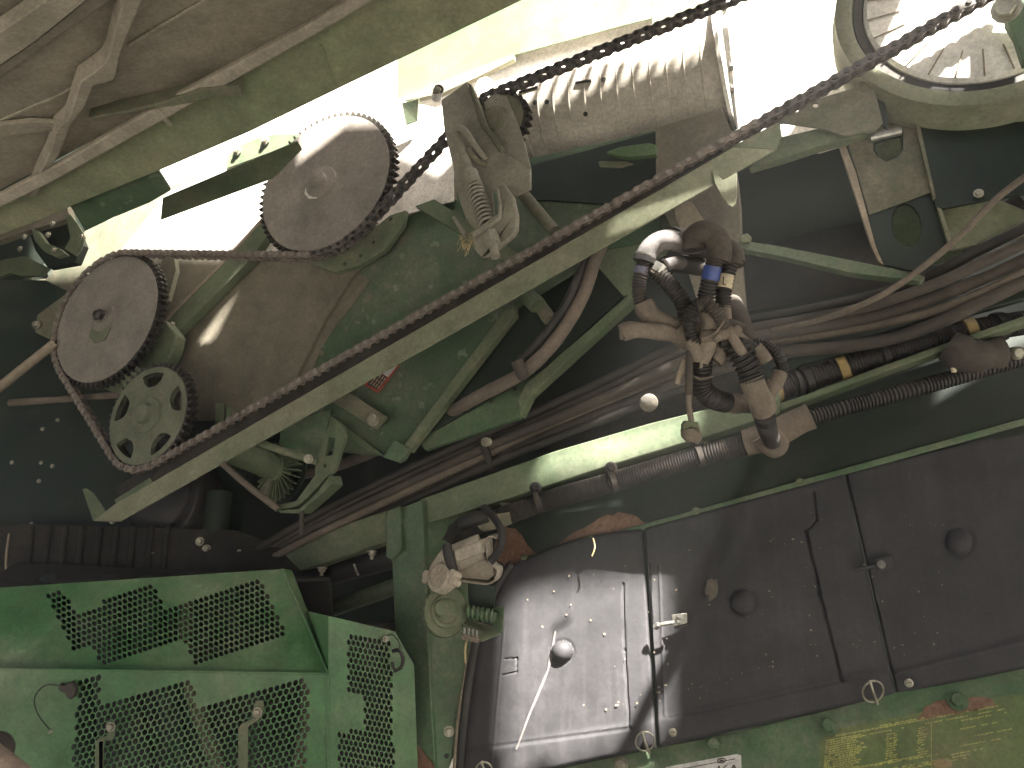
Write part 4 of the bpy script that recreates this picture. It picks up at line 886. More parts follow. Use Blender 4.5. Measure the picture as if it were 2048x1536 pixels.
# ================================================================== harness of corrugated hoses
hn = thing('wiring_harness', V(1420, 650, 1.55), 'tangle of corrugated cable sleeves, elbows and tan tape hanging below the rail end', 'harness')
def HS(d): return d * .87 if d < 1.79 else 1.557 + (d - 1.79) * (1.95 - 1.557) / .16 if d < 1.95 else d
def ht(name, P, rp, m, corr=None, **k):
    """radius given in pixels at depth 1.78"""
    P = [V(p[0], p[1], HS(p[2] if len(p) > 2 else 1.78)) for p in P]
    return tube(name, P, rp * -P[0].z / F, m, hn, seg=18, corr=corr, **k)
CR = (.0068, .0014); CS = (.0058, .0011)
ht('elbow', [(1392, 488, 1.82), (1365, 488, 1.8), (1338, 480), (1314, 486), (1297, 502), (1290, 522)], 20, 'lit_elbow_and_scratch', step=.006)  # sunlit part of the elbow, the light put into a grey
ht('elbow', [(1404, 496, 1.84), (1378, 486, 1.82), (1350, 478, 1.81), (1342, 478, 1.8)], 23, 'rubber')  # shaded part of the same elbow as a dark copy
ht('collar', [(1291, 514), (1288, 524)], 23, 'rubber'); ht('collar', [(1292, 508), (1291, 512)], 22, 'steel')
ht('sleeve', [(1288, 520), (1283, 545), (1278, 570), (1280, 598), (1290, 625)], 13.5, 'conduit', CS)
ht('tape_band', [(1284, 534), (1281, 548)], 15, 'paleblue')
ht('tape_wrap', [(1286, 604), (1298, 628), (1320, 642), (1350, 655), (1380, 668)], 20, 'wrap', lump=.2)
ht('tape_wrap', [(1243, 666, 1.74), (1262, 660, 1.74), (1300, 662, 1.74), (1345, 668, 1.76), (1385, 690, 1.78)], 17, 'wrap', lump=.2)
ht('elbow', [(1400, 535, 1.84), (1372, 530, 1.83), (1345, 528, 1.82), (1325, 532, 1.8), (1314, 542)], 17, 'rubber')
ht('elbow', [(1362, 526, 1.8), (1345, 524, 1.79), (1330, 530, 1.78)], 14, 'lit_elbow_and_scratch')
ht('collar', [(1322, 530), (1312, 545)], 17, 'steel'); ht('collar', [(1312, 545), (1308, 550)], 15, 'hose_tan')
ht('sleeve', [(1312, 542), (1332, 562), (1352, 585), (1366, 606), (1375, 640)], 16, 'conduit', CR)
ht('elbow', [(1388, 500, 1.78), (1388, 474, 1.78), (1410, 464, 1.76), (1432, 474, 1.75), (1440, 500, 1.74), (1438, 516, 1.74)], 23, 'hose', step=.006, lump=.08)
ht('collar', [(1440, 506, 1.74), (1436, 522, 1.74)], 25, 'hose')
ht('sleeve', [(1432, 515, 1.74), (1424, 545, 1.74), (1416, 575, 1.75), (1408, 608, 1.76)], 16.5, 'conduit', CR)
ht('tape_band', [(1426, 533, 1.738), (1420, 560, 1.742)], 18.3, 'blue')
ht('elbow', [(1440, 498, 1.80), (1456, 498, 1.79), (1468, 510, 1.78), (1470, 528, 1.77)], 20, 'hose', lump=.08)
ht('collar', [(1468, 516, 1.77), (1466, 528, 1.77)], 20, 'hose')
ht('sleeve', [(1462, 524, 1.77), (1454, 550, 1.77), (1447, 585, 1.77), (1446, 615, 1.77)], 15.5, 'conduit', CR)
ht('tape_band', [(1452, 550, 1.768), (1447, 576, 1.768)], 17.3, 'creamtape')
ht('tape_wrap', [(1446, 608, 1.77), (1450, 640, 1.77)], 14, 'wrap', lump=.2)
plate('mark', [V(1446, 553, HS(1.742)), V(1448.5, 553, HS(1.742)), V(1447.5, 567, HS(1.742)), V(1452, 569, HS(1.743)), V(1451.5, 571, HS(1.743)), V(1445, 569, HS(1.742))], 'ink', thick=.001, parent=hn, bevel=0)
ht('sleeve', [(1416, 614, 1.72), (1396, 610, 1.72), (1382, 630, 1.72), (1380, 660, 1.72), (1390, 688, 1.73)], 12, 'conduit', CS)
ht('sleeve', [(1392, 612, 1.71), (1412, 606, 1.71), (1436, 628, 1.71), (1450, 655, 1.72), (1470, 668, 1.74)], 13, 'hose', CS)
ht('tape_wrap', [(1412, 620, 1.75), (1420, 650, 1.73), (1412, 690, 1.74), (1400, 722, 1.75)], 20, 'wrap', lump=.3)
ht('tape_wrap', [(1380, 680, 1.73), (1390, 700, 1.73), (1396, 715, 1.74)], 14, 'wrap', lump=.3)
ht('knot', [(1432, 672, 1.7), (1440, 680, 1.7)], 10, 'wrap', lump=.2)
ht('cross_tube', [(1405, 672, 1.72), (1440, 670, 1.71), (1478, 662, 1.72)], 12, 'hose_tan', lump=.1)
ht('cross_tube', [(1430, 655, 1.74), (1460, 650, 1.74), (1485, 660, 1.74)], 13, 'hose', lump=.1)
ht('cross_tube', [(1440, 684, 1.74), (1470, 684, 1.74), (1500, 690, 1.75)], 12, 'hose_dark', lump=.1)
ht('cable_tie', [(1408, 676, 1.695), (1432, 664, 1.69), (1446, 644, 1.70), (1450, 636, 1.71)], 2.6, 'hose_tan')
ht('body_wrap', [(1460, 610, 1.84), (1475, 640, 1.82), (1488, 680, 1.81), (1505, 720, 1.81)], 24, 'hose', lump=.25)
for q in (((1352, 658), (1372, 676), (1392, 690), 22), ((1392, 655), (1405, 672), (1398, 700), 21), ((1425, 690), (1440, 706), (1430, 722), 15), ((1455, 650), (1468, 672), (1490, 690), 19), ((1376, 640), (1384, 656), (1400, 668), 17)):
    ht('tape_wrap', [(a_[0], a_[1], 1.765) for a_ in q[:3]], q[3], 'wrap', lump=.35)
for q in ((1243, 667, 1.74, 16), (1350, 668, 1.76, 17), (1400, 722, 1.75, 20), (1395, 714, 1.74, 14)):
    ht('tape_end', [(q[0] - 3, q[1], q[2]), (q[0] + 3, q[1], q[2])], q[3] * .8, 'wrap')
# clamp band
B0 = V(1470, 678, HS(1.74)); bn = Vector((.75, .45, .3)).normalized(); b1, b2, _ = frame(bn)
tube('clamp_band', [B0 + (b1 * math.cos(a) + b2 * math.sin(a)) * (33 * 1.51 / F) for a in [i * math.pi / 10 for i in range(0, 20)]], .0095, 'wrap', hn, seg=8)
ht('sleeve', [(1470, 690, 1.74), (1484, 715, 1.74), (1498, 742, 1.74), (1506, 765, 1.74)], 22, 'conduit', (.0105, .003))
ht('tape_wrap', [(1502, 758, 1.74), (1512, 782, 1.74), (1524, 806, 1.74), (1528, 820, 1.75)], 25, 'wrap', lump=.15)
ht('tape_wrap', [(1560, 748, 1.76), (1552, 768, 1.75), (1536, 790, 1.75)], 15, 'wrap', lump=.15)
ht('sleeve', [(1502, 690, 1.78), (1530, 690, 1.78), (1556, 712, 1.77), (1566, 738, 1.77), (1560, 760, 1.77)], 11.5, 'conduit', CS)
ht('tape_wrap', [(1510, 694, 1.75), (1522, 708, 1.75), (1532, 724, 1.75)], 14, 'wrap', lump=.2)
ht('sleeve', [(1492, 688, 1.75), (1512, 702, 1.75)], 13, 'rubber')
ht('sleeve', [(1524, 812, 1.76), (1530, 840, 1.8), (1538, 868, 1.88), (1545, 884, 1.95)], 20.5, 'conduit', CS)
ht('tape_band', [(1522, 808, 1.75), (1528, 824, 1.76)], 24, 'wrap')
# lower left sleeve
ht('sleeve', [(1404, 710, 1.76), (1402, 745, 1.77), (1404, 775, 1.78), (1424, 796, 1.79), (1452, 805, 1.8)], 21, 'conduit', CR)
ht('tape_wrap', [(1446, 804, 1.8), (1480, 808, 1.82), (1505, 806, 1.84)], 20, 'wrap', lump=.15)
ht('cable_tie', [(1380, 748, 1.745), (1400, 758, 1.735), (1426, 752, 1.745)], 2.5, 'hose_tan')
ht('wire', [(1380, 700, 1.73), (1378, 740, 1.73), (1378, 790, 1.73)], 7.5, 'hose')
ht('wire', [(1377, 790, 1.73), (1378, 815, 1.73), (1383, 842, 1.73)], 6, 'wrap')
ht('loose_end', [(1370, 720, 1.75), (1362, 742, 1.75), (1354, 768, 1.75)], 6, 'tan')
x = thing('hanging_connector', V(1386, 866, 1.505), 'green and tan plug connector hanging from the harness before the frame rail', 'connector')
plate('green_cap', [(1366, 850, 1.497), (1372, 842, 1.497), (1396, 844, 1.497), (1400, 858, 1.497), (1402, 866, 1.497), (1394, 866, 1.497), (1390, 856, 1.497), (1367, 862, 1.497)], 'green_dusty', None, .022, x, bevel=.002)
plate('housing', [(1366, 858, 1.492), (1390, 856, 1.492), (1404, 866, 1.492), (1405, 880, 1.492), (1396, 887, 1.492), (1378, 885, 1.492), (1368, 876, 1.492)], 'wrap', None, .03, x, bevel=.004)

# ================================================================== actuator, gear
am = thing('actuator_motor', V(920, 1120, 2.15), 'dusty pale actuator motor with round cap on the post', 'motor')
Aa, Ab = V(896, 1122, 2.17), V(958, 1096, 2.14)
tube('body', [Aa, V(955, 1097, 2.14), Ab, V(964, 1094, 2.14)], .036, 'cast', am, seg=24)
plate('block', [(902, 1100), (960, 1082), (966, 1106), (908, 1128)], 'cast', PL((902, 1100, 2.12), (960, 1082, 2.10), (908, 1128, 2.11)), .05, am, bevel=.008)
tube('neck', [V(962, 1092, 2.13), V(980, 1086, 2.13)], .017, 'cast', am, seg=16)
tube('strap', [V(894, 1092, 2.12), V(896, 1108, 2.105), V(903, 1130, 2.105), V(908, 1146, 2.12)], .013, 'rubber', am, seg=8)
gp = PL((876, 1153, 2.11), (890, 1100, 2.14), (840, 1150, 2.15))
lathe('gear_cap', on(877, 1153, gp), gp[1], [(.040, -.03), (.040, -.004), (.036, 0), (.033, .003), (.029, .003), (.028, -.001), (.004, -.001)], 'cast', am, 32)
c_ = on(877, 1153, gp) + gp[1] * .001
g1, g2, _ = frame(gp[1])
for i in range(8):
    a = 2 * math.pi * i / 8 + .3; u = g1 * math.cos(a) + g2 * math.sin(a)
    tube('spoke', [c_ + u * .006, c_ + u * .027], .0016, 'cast', am, seg=6)
plate('gear_case', [(852, 1150), (862, 1128), (882, 1100), (888, 1104), (900, 1130), (908, 1150), (900, 1170), (880, 1182), (860, 1176)], 'cast', (gp[0] - gp[1] * .012, gp[1]), .025, am, bevel=.003)
for q in ((851, 1148), (850, 1158), (903, 1146), (902, 1160)): lathe('lug', on(*q, gp), gp[1], [(.011, -.03), (.011, 0), (.004, .001)], 'cast', am, 14)
ab = [(992, 1075), (980, 1071), (972, 1078), (972, 1094), (974, 1120), (984, 1134), (993, 1140), (990, 1155), (980, 1165), (960, 1166), (918, 1160)]
AP = PL((918, 1160, 2.14), (992, 1080, 2.10), (990, 1160, 2.10))
A2 = [on(p[0], p[1], AP) for p in ab]
for nm, pp_ in (('bracket', A2),):
    C = catmull(pp_, .006); vs = []; fs = []
    dpt = AP[1] * -.035
    for p in C: vs += [p, p + dpt]
    for i in range(len(C) - 1): fs.append((2 * i, 2 * i + 1, 2 * i + 3, 2 * i + 2))
    o = mk(nm, vs, fs, 'cast', am); so_ = o.modifiers.new('thick', 'SOLIDIFY'); so_.thickness = .004
plate('bracket_web', [(912, 1138), (966, 1116), (974, 1124), (986, 1136), (988, 1150), (976, 1160), (920, 1156)], 'cast', (AP[0] - AP[1] * .025, AP[1]), .006, am)
x = tube('motor_hose', [V(968, 1015, 2.2), V(990, 1038, 2.14), V(1003, 1062, 2.1), V(1002, 1090, 2.09), V(990, 1112, 2.1), V(980, 1124, 2.1)], .0105, 'rubber', seg=14); tag(x, 'thin black hose looping down into the actuator bracket', 'hose')
x = thing('black_connector_box', V(930, 1062, 2.24), 'black connector block behind the actuator motor', 'connector')
tube('body', [V(905, 1090, 2.24), V(925, 1060, 2.25), V(962, 1040, 2.26)], .034, 'black', x, seg=10); tube('boot', [V(925, 1050, 2.22), V(945, 1040, 2.2), V(975, 1030, 2.2)], .02, 'rubber', x, seg=14)
x = plate('hanger_tab', [(948, 1045, 2.2), (958, 1034, 2.2), (1018, 1024, 2.2), (1024, 1048, 2.2), (995, 1058, 2.2), (965, 1064, 2.2)], 'tan_green', None, .008); tag(x, 'dusty hanger tab above the actuator motor', 'tab')
gr = thing('worm_gear', V(892, 1222, 2.12), 'dusty green toothed gear wheel below the actuator motor', 'gear')
GP = PL((892, 1221, 2.12), (936, 1221, 2.15), (892, 1170, 2.14)); GC = on(892, 1222, GP); h1, h2, _ = frame(GP[1])
out = []
for i in range(64):
    for da, q in ((-.25, .0655), (-.1, .0695), (.1, .0695), (.25, .0655)):
        a = 2 * math.pi * (i + da) / 64; out.append(GC + (h1 * math.cos(a) * .93 + h2 * math.sin(a)) * q)
vs, fs = plate_geo(out, .018, GP[1]); vs, fs = fixn(vs, fs); mk('toothed_disc', vs, fs, 'green_dusty', gr, smooth=20)
lathe('raised_ring', GC, GP[1], [(.045, 0), (.043, .006), (.036, .007), (.030, .001)], 'green_dusty', gr, 32)
lathe('hub', on(880, 1216, GP), GP[1], [(.022, 0), (.020, .016), (.010, .018)], 'green_dusty', gr, 20)
ws = thing('worm_shaft', V(960, 1228, 2.14), 'green threaded worm shaft meshing with the gear wheel', 'shaft')
WA, WB = V(935, 1222, 2.14), V(990, 1234, 2.12); tube('core', [WA, WB], .012, 'green', ws)
ax = WB - WA; w1, w2, _ = frame(ax)
tube('thread', [WA + ax * (i / 60) + (w1 * math.cos(2 * math.pi * i / 10) + w2 * math.sin(2 * math.pi * i / 10)) * .015 for i in range(61)], .0035, 'green', ws, seg=8, step=.01)
gb = thing('gear_bracket', V(970, 1230, 2.15), 'small green bracket with four studs holding the worm shaft', 'bracket')
plate('upper_web', [(935, 1166, 2.2), (992, 1172, 2.18), (988, 1218, 2.18), (938, 1214, 2.2)], 'green_dark', None, .006, gb)
plate('bottom', [(924, 1246, 2.13), (935, 1236, 2.16), (984, 1252, 2.16), (1003, 1266, 2.13), (966, 1282, 2.08), (955, 1278, 2.08)], 'green_dusty', None, .004, gb)
plate('end', [(984, 1216, 2.16), (1008, 1212, 2.13), (1004, 1266, 2.11), (984, 1252, 2.14)], 'green', None, .004, gb)
for i in range(4):
    p = V(929 + i * 8.2, 1254 + i * 2.2, 2.07); tube('stud', [p, V(929 + i * 8, 1272 + i * 1.8, 2.06)], .0028, 'steel', gb, seg=8); lathe('nut', V(928 + i * 8.2, 1274 + i * 1.8, 2.06), Vector((0, -.3, 1)), [(.008, -.005), (.008, .003), (.004, .004)], 'wrap', gb, 8)
x = tube('straw', [V(934, 1278, 2.08), V(930, 1300, 2.08), V(931, 1326, 2.08)], .003, 'straw', seg=6); tag(x, 'short pale straw hanging under the four studs', 'straw')

# ================================================================== grey plastic doors
def door(name, label, TL, TR, BR, BL, feats, warp=None, edge_left=False):
    nu, nv = 190, 190
    c = [V(*p) for p in (TL, TR, BR, BL)]
    nrm = (c[1] - c[0]).cross(c[3] - c[0]).normalized()
    if nrm.dot(c[0]) > 0: nrm = -nrm
    root = thing(name, sum(c, Vector()) / 4, label, 'door'); vs = []; fs = []
    ppx = [(p[0], p[1]) for p in (TL, TR, BR, BL)]
    for j in range(nv + 1):
        v = j / nv
        for i in range(nu + 1):
            u = i / nu
            if warp: du, dv = warp(u, v)
            else: du = dv = 0
            p = (c[0] * (1 - u) + c[1] * u) * (1 - v) + (c[3] * (1 - u) + c[2] * u) * v
            px = p.x / -p.z * F + 1024; py = -p.y / -p.z * F + 768
            px += du; py += dv
            p = V(px, py, -p.z)
            h = 0.0
            e = min(u, 1 - u) * .35; f = min(v, 1 - v) * .35
            h -= .010 * max(0, 1 - e / .004) ** 2 + .012 * max(0, 1 - f / .008) ** 2
            for ft in feats:
                if ft[0] == 'dome':
                    r = math.hypot(px - ft[1], py - ft[2]) / ft[3]
                    if r < 1: h += ft[4] * math.sqrt(1 - r * r)
                    elif r < 1.25: h -= .0015
                elif ft[0] == 'line':                   # groove along a pixel segment
                    _, x0, y0, x1, y1, wd, dp = ft
                    L2 = (x1 - x0) ** 2 + (y1 - y0) ** 2; tt_ = max(0, min(1, ((px - x0) * (x1 - x0) + (py - y0) * (y1 - y0)) / L2))
                    q = math.hypot(px - x0 - tt_ * (x1 - x0), py - y0 - tt_ * (y1 - y0)) / wd
                    if q < 1: h += dp * (1 - q * q)
                elif ft[0] == 'step':                   # raised on the left of a segment
                    _, x0, y0, x1, y1, wd, dp = ft
                    if min(y0, y1) - 2 < py < max(y0, y1) + 2 or abs(x1 - x0) > abs(y1 - y0):
                        s = ((x1 - x0) * (py - y0) - (y1 - y0) * (px - x0)) / math.hypot(x1 - x0, y1 - y0)
                        h += dp * (1 / (1 + math.exp(-max(-30, min(30, s / wd)))))
            h += .0012 * noise.noise(Vector((px / 160, py / 160, TL[0])))
            vs.append(p + nrm * h)
    for j in range(nv):
        for i in range(nu):
            a = j * (nu + 1) + i; fs.append((a, a + nu + 1, a + nu + 2, a + 1))
    o = mk('panel', vs, fs, 'plastic', root, smooth=50)
    s = o.modifiers.new('thick', 'SOLIDIFY'); s.thickness = .006; s.offset = -1
    return root, nrm
da, dn = door('storage_door', 'sunlit grey plastic door at the left with a scratch and an embossed square', (1035, 1122, 2.30), (1284, 1056, 2.22), (1313, 1497, 2.02), (925, 1578, 2.12),
    [('dome', 1125, 1303, 21, .024), ('line', 1246, 1168, 1250, 1300, 3.5, -.005), ('line', 1250, 1300, 1259, 1456, 3.5, -.005), ('line', 940, 1500, 1262, 1457, 5, -.004), ('step', 940, 1500, 1320, 1440, 3, .006), ('step', 1255, 1169, 1310, 1130, 6, .004),
     ('line', 1010, 1318, 1034, 1316, 2.2, -.004), ('line', 1034, 1316, 1034, 1344, 2.2, -.004), ('line', 1034, 1344, 1006, 1350, 2.2, -.004), ('line', 1008, 1258, 985, 1530, 3, .002), ('line', 1110, 1262, 1095, 1345, 1.6, .0015), ('line', 1095, 1345, 1030, 1500, 2.0, .0015)],
    warp=lambda u, v: (-(1 - u) ** 2 * 46 * math.sin(math.pi * min(1, v)) ** .8, -14 * math.sin(math.pi * u) * (1 - v)))
db, _ = door('storage_door', 'middle grey plastic door with a pale scuff beside its round bump', (1288, 1055, 2.215), (1690, 944, 2.10), (1792, 1392, 1.93), (1317, 1496, 2.02),
    [('dome', 1485, 1205, 25, .020), ('line', 1298, 1130, 1312, 1480, 3, -.005), ('line', 1612, 1062, 1640, 1190, 4, -.008), ('line', 1640, 1190, 1683, 1360, 4, -.008), ('line', 1628, 985, 1634, 1040, 3, -.006), ('line', 1634, 1040, 1614, 1060, 3, -.005), ('step', 1330, 1434, 1700, 1352, 3, .006), ('line', 1340, 1436, 1690, 1360, 4, -.002), ('line', 1318, 1130, 1330, 1430, 3, .003)])
dc, _ = door('storage_door', 'right grey plastic door in deep shade running off the picture', (1692, 944, 2.10), (2130, 826, 2.0), (2165, 1312, 1.82), (1795, 1392, 1.93),
    [('dome', 1918, 1084, 27, .022), ('line', 1700, 1100, 1740, 1250, 3, -.006), ('line', 1740, 1250, 1787, 1344, 3, -.006), ('line', 1725, 1110, 1765, 1240, 2.5, .004), ('step', 1780, 1345, 2100, 1262, 3, .006), ('line', 1795, 1345, 2100, 1268, 4, .002)])
sa_ = PL((1035, 1122, 2.30), (1284, 1056, 2.22), (925, 1578, 2.12)); sa_ = (sa_[0] + sa_[1] * .012, sa_[1])
plate('scratch', [(1109, 1262), (1112, 1263), (1108, 1295), (1102, 1325), (1096, 1346), (1090, 1362), (1060, 1432), (1034, 1500), (1031, 1499), (1056, 1430), (1086, 1358), (1094, 1340), (1098, 1318), (1104, 1290)], 'lit_elbow_and_scratch', sa_, .0008, da, bevel=0)
# thin left edge strip of the door stack
x = tube('door_seal', [V(1022, 1128, 2.30), V(985, 1190, 2.27), V(958, 1260, 2.22), V(938, 1360, 2.17), V(926, 1460, 2.14), V(918, 1580, 2.1)], .012, 'rubber', seg=10); tag(x, 'black edge seal down the left side of the sunlit door', 'seal')
x2 = tube('door_seal', [V(1006, 1150, 2.31), V(970, 1210, 2.27), V(944, 1290, 2.22), V(926, 1380, 2.17), V(914, 1470, 2.14), V(908, 1580, 2.1)], .006, 'tan', seg=8); tag(x2, 'thin pale outer seam beside the black edge seal', 'seal')
def DN(root_pts): return None
def latch(parent, px, py, d, s=1.0):
    f = lambda a, b_, dz=0: V(px + a * s, py + b_ * s, d + dz)
    plate('latch_plate', [f(-14, -13, -.012), (f(16, -17, -.014)), f(17, 4, -.014), f(-12, 10, -.012)], 'steel', thick=.004, parent=parent, bevel=.001)
    tube('latch_arm', [f(-44, 8, -.012), f(-26, 4, -.02), f(-10, 2, -.022)], .0055, 'steel', parent, seg=8)
    tube('latch_foot', [f(-48, 12, -.008), f(-40, 6, -.014)], .008, 'steel', parent, seg=8)
    bolt(f(2, -10, -.018), dn, .0055, parent, 'steel'); bolt(f(0, 0, -.018), dn, .006, parent, 'steel')
    tube('latch_hook', [f(-8, 12, -.012), f(10, 8, -.018), f(17, 5, -.014)], .003, 'tooth', parent, seg=6)
latch(db, 1358, 1243, 2.09)
plate('latch_plate', [V(1752, 1118, 1.995), V(1784, 1112, 1.99), V(1788, 1134, 1.99), V(1756, 1142, 1.995)], 'plastic', thick=.006, parent=dc)
bolt(V(1763, 1129, 1.985), dn, .007, dc, 'steel'); tube('latch_arm', [V(1712, 1140, 2.0), V(1750, 1132, 1.99)], .005, 'plastic', dc, seg=8)
def ring_pin(px, py, d, r, label, tilt=0):
    root = thing('ring_pin', V(px, py, d), label, 'pin'); k = r * d / F
    e = [V(px, py, d) + Vector((math.cos(a) * k * .93, math.sin(a) * k * 1.05, math.sin(a) * .006)) for a in [i * math.pi / 12 for i in range(25)]]
    tube('ring', e, .0026, 'bolt', root, seg=8, step=.004)
    tube('pin', [V(px - r * .3, py - r * 1.05, d - .004), V(px, py, d - .012), V(px + r * .42, py + r * 1.15, d - .004)], .0034, 'bolt', root, seg=8)
    tube('shank', [V(px, py, d + .02), V(px, py, d - .012)], .006, 'tooth', root, seg=10)
ring_pin(1290, 1483, 2.005, 20, 'round wire ring pin at the bottom between the left and middle doors')
ring_pin(1746, 1383, 1.905, 22, 'round wire ring pin at the bottom between the middle and right doors')
ring_pin(968, 1540, 2.06, 17, 'ring pin cut off by the bottom edge below the sunlit door')
for q, d, l in (((1345, 1465), 2.0, 'slotted screw in the lower lip of the middle door'), ((1818, 1366), 1.9, 'slotted screw in the lower lip of the right door')):
    x = lathe('screw', V(q[0], q[1], d), dn, [(.010, -.01), (.010, 0), (.006, .003)], 'bolt', None, 16); tag(x, l, 'screw')
    tube('slot', [V(q[0] - 5, q[1] + 1, d - .004), V(q[0] + 5, q[1] - 1, d - .004)], .001, 'tooth', x, seg=6)
random.seed(31)
mr = PL((1288, 1055, 2.215), (1690, 944, 2.10), (1317, 1496, 2.02)); mrn = (mr[0] + mr[1] * .0065, mr[1])
plate('scuff', blob(ell(1424, 1178, 14, 22, 12), 2, 5), 'faint_scuff', mrn, .0006, db, bevel=0)
bmv = []; bmf = []
for i in range(120):
    px, py = random.uniform(1010, 1900), 0; py = random.uniform(1480 - (px - 1000) * .24, 1180 - (px - 1000) * .26)
    if random.random() < .5: py = 1450 - (px - 1000) * .2 + random.gauss(0, 10)
    s = random.uniform(.8, 2.6); p = [on(px + s * math.cos(a) * random.uniform(.5, 1.4), py + s * math.sin(a) * random.uniform(.5, 1.4), (mr[0] + mr[1] * .012, mr[1])) for a in (0, 1.3, 2.5, 3.9, 5.1)]
    k = len(bmv); bmv += p; bmf.append(tuple(range(k, k + 5)))
x = mk('dirt_specks', bmv, bmf, 'tan', db, smooth=0); tag(x, kind='stuff')

# lower green panel and prints
LPn = PL((1170, 1530, 2.09), (2060, 1336, 1.86), (1170, 1620, 2.03))
x = thing('skirt', on(1600, 1480, LPn), 'green lower body panel along the bottom right below the doors', 'panel')
plate('sheet', [(880, 1600), (1000, 1556), (1240, 1506), (1446, 1470), (1643, 1420), (1831, 1374), (2140, 1300), (2140, 1700), (880, 1700)], 'green', LPn, .01, x, bevel=.003)
for q in ((1243, 1530, .013), (1428, 1490, .016), (1657, 1452, .016), (1915, 1402, .016)): bolt(on(q[0], q[1], LPn), LPn[1], q[2], x, 'bolt' if q[0] < 1300 else 'green')
plate('rust_patch', blob([(1835, 1440), (1850, 1412), (1885, 1400), (1940, 1394), (1985, 1398), (1992, 1412), (1930, 1424), (1870, 1438)], 3, 3), 'rust', (LPn[0] + LPn[1] * .0012, LPn[1]), .001, x, bevel=0)
L2 = (LPn[0] + LPn[1] * .0012, LPn[1]); L3 = (LPn[0] + LPn[1] * .0028, LPn[1])
x = plate('white_label', [(1320, 1552), (1332, 1534), (1474, 1508), (1482, 1511), (1484, 1560), (1320, 1580)], 'white', L2, .001, bevel=0); tag(x, 'white rounded label with dark print cut off by the bottom edge', 'label')
tube('oval_emblem', [on(1443 + 8 * math.cos(a), 1521 + 4.5 * math.sin(a) - 1.2 * math.cos(a), L3) for a in [i * math.pi / 8 for i in range(17)]], .0014, 'ink', x, seg=6)
plate('oval_core', ell(1443, 1521, 4, 2, 12), 'ink', L3, .0006, x, bevel=0)
for a in ([(1436, 1532), (1440, 1531), (1440, 1550), (1436, 1551)], [(1452, 1530), (1456, 1529), (1444, 1540), (1456, 1552), (1451, 1552), (1440, 1541)], [(1466, 1530), (1469, 1529), (1479, 1552), (1475, 1552), (1467, 1534), (1460, 1552), (1456, 1552)]): plate('letter', a, 'ink', L3, .0006, x, bevel=0)
plate('border_line', [(1344, 1541), (1470, 1517), (1470, 1518.5), (1344, 1542.5)], 'ink', L3, .0004, x, bevel=0)
x = plate('chart_decal', [(1640, 1482), (1660, 1460), (2010, 1392), (2060, 1388), (2060, 1640), (1630, 1640)], 'decal_bg', (LPn[0] + LPn[1] * .0005, LPn[1]), .0004, bevel=0); tag(x, 'worn yellow and olive printed chart decal at the bottom right corner', 'decal')
random.seed(4)
bmv = []; bmf = []
def dash(px, py, w_, h_):
    sl_ = -.185
    p = [on(a, b_ + (a - px) * sl_, L2) for a, b_ in ((px, py), (px + w_, py), (px + w_, py + h_), (px, py + h_))]; k = len(bmv); bmv.extend(p); bmf.append((k, k + 3, k + 2, k + 1))
def line(px, py, L, h_=3.2, gap=.12):
    q = 0
    while q < L:
        w_ = random.uniform(3, 9)
        if random.random() > gap: dash(px + q, py - q * .185, w_, h_ * random.uniform(.7, 1.05))
        q += w_ + 1.5
line(1672, 1470, 320, 3.6, .03); line(1850, 1446, 160, 3, .2); line(1700, 1474, 110, 3, .2); line(1750, 1452, 120, 3, .3)
for i in range(26): line(1652 - i * .4, 1480 + i * 4.6, random.uniform(55, 80) - (abs(i - 10) > 14) * 30, 3.4, .05)
for i in range(12): line(1772 + random.uniform(-2, 2), 1468 + i * 4.8, 16, 3, .15); line(1835 + random.uniform(-2, 2), 1456 + i * 4.8, 15, 3, .25)
for k in range(5): line(random.uniform(1880, 1930), 1440 + k * 17, random.uniform(60, 120), 3, .25)
for k in range(7): line(random.uniform(1700, 1760), 1530 + k * 5, random.uniform(90, 200), 3.5, .3)
dash(1862, 1446, 1.6, 200)
o = mk('print_rows', bmv, bmf, 'decal', x, smooth=0); tag(o, kind='stuff')
plate('emblem_print', blob(ell(1885, 1528, 20, 10, 10), 2, 3), 'yellow', L3, .0005, x, bevel=0)

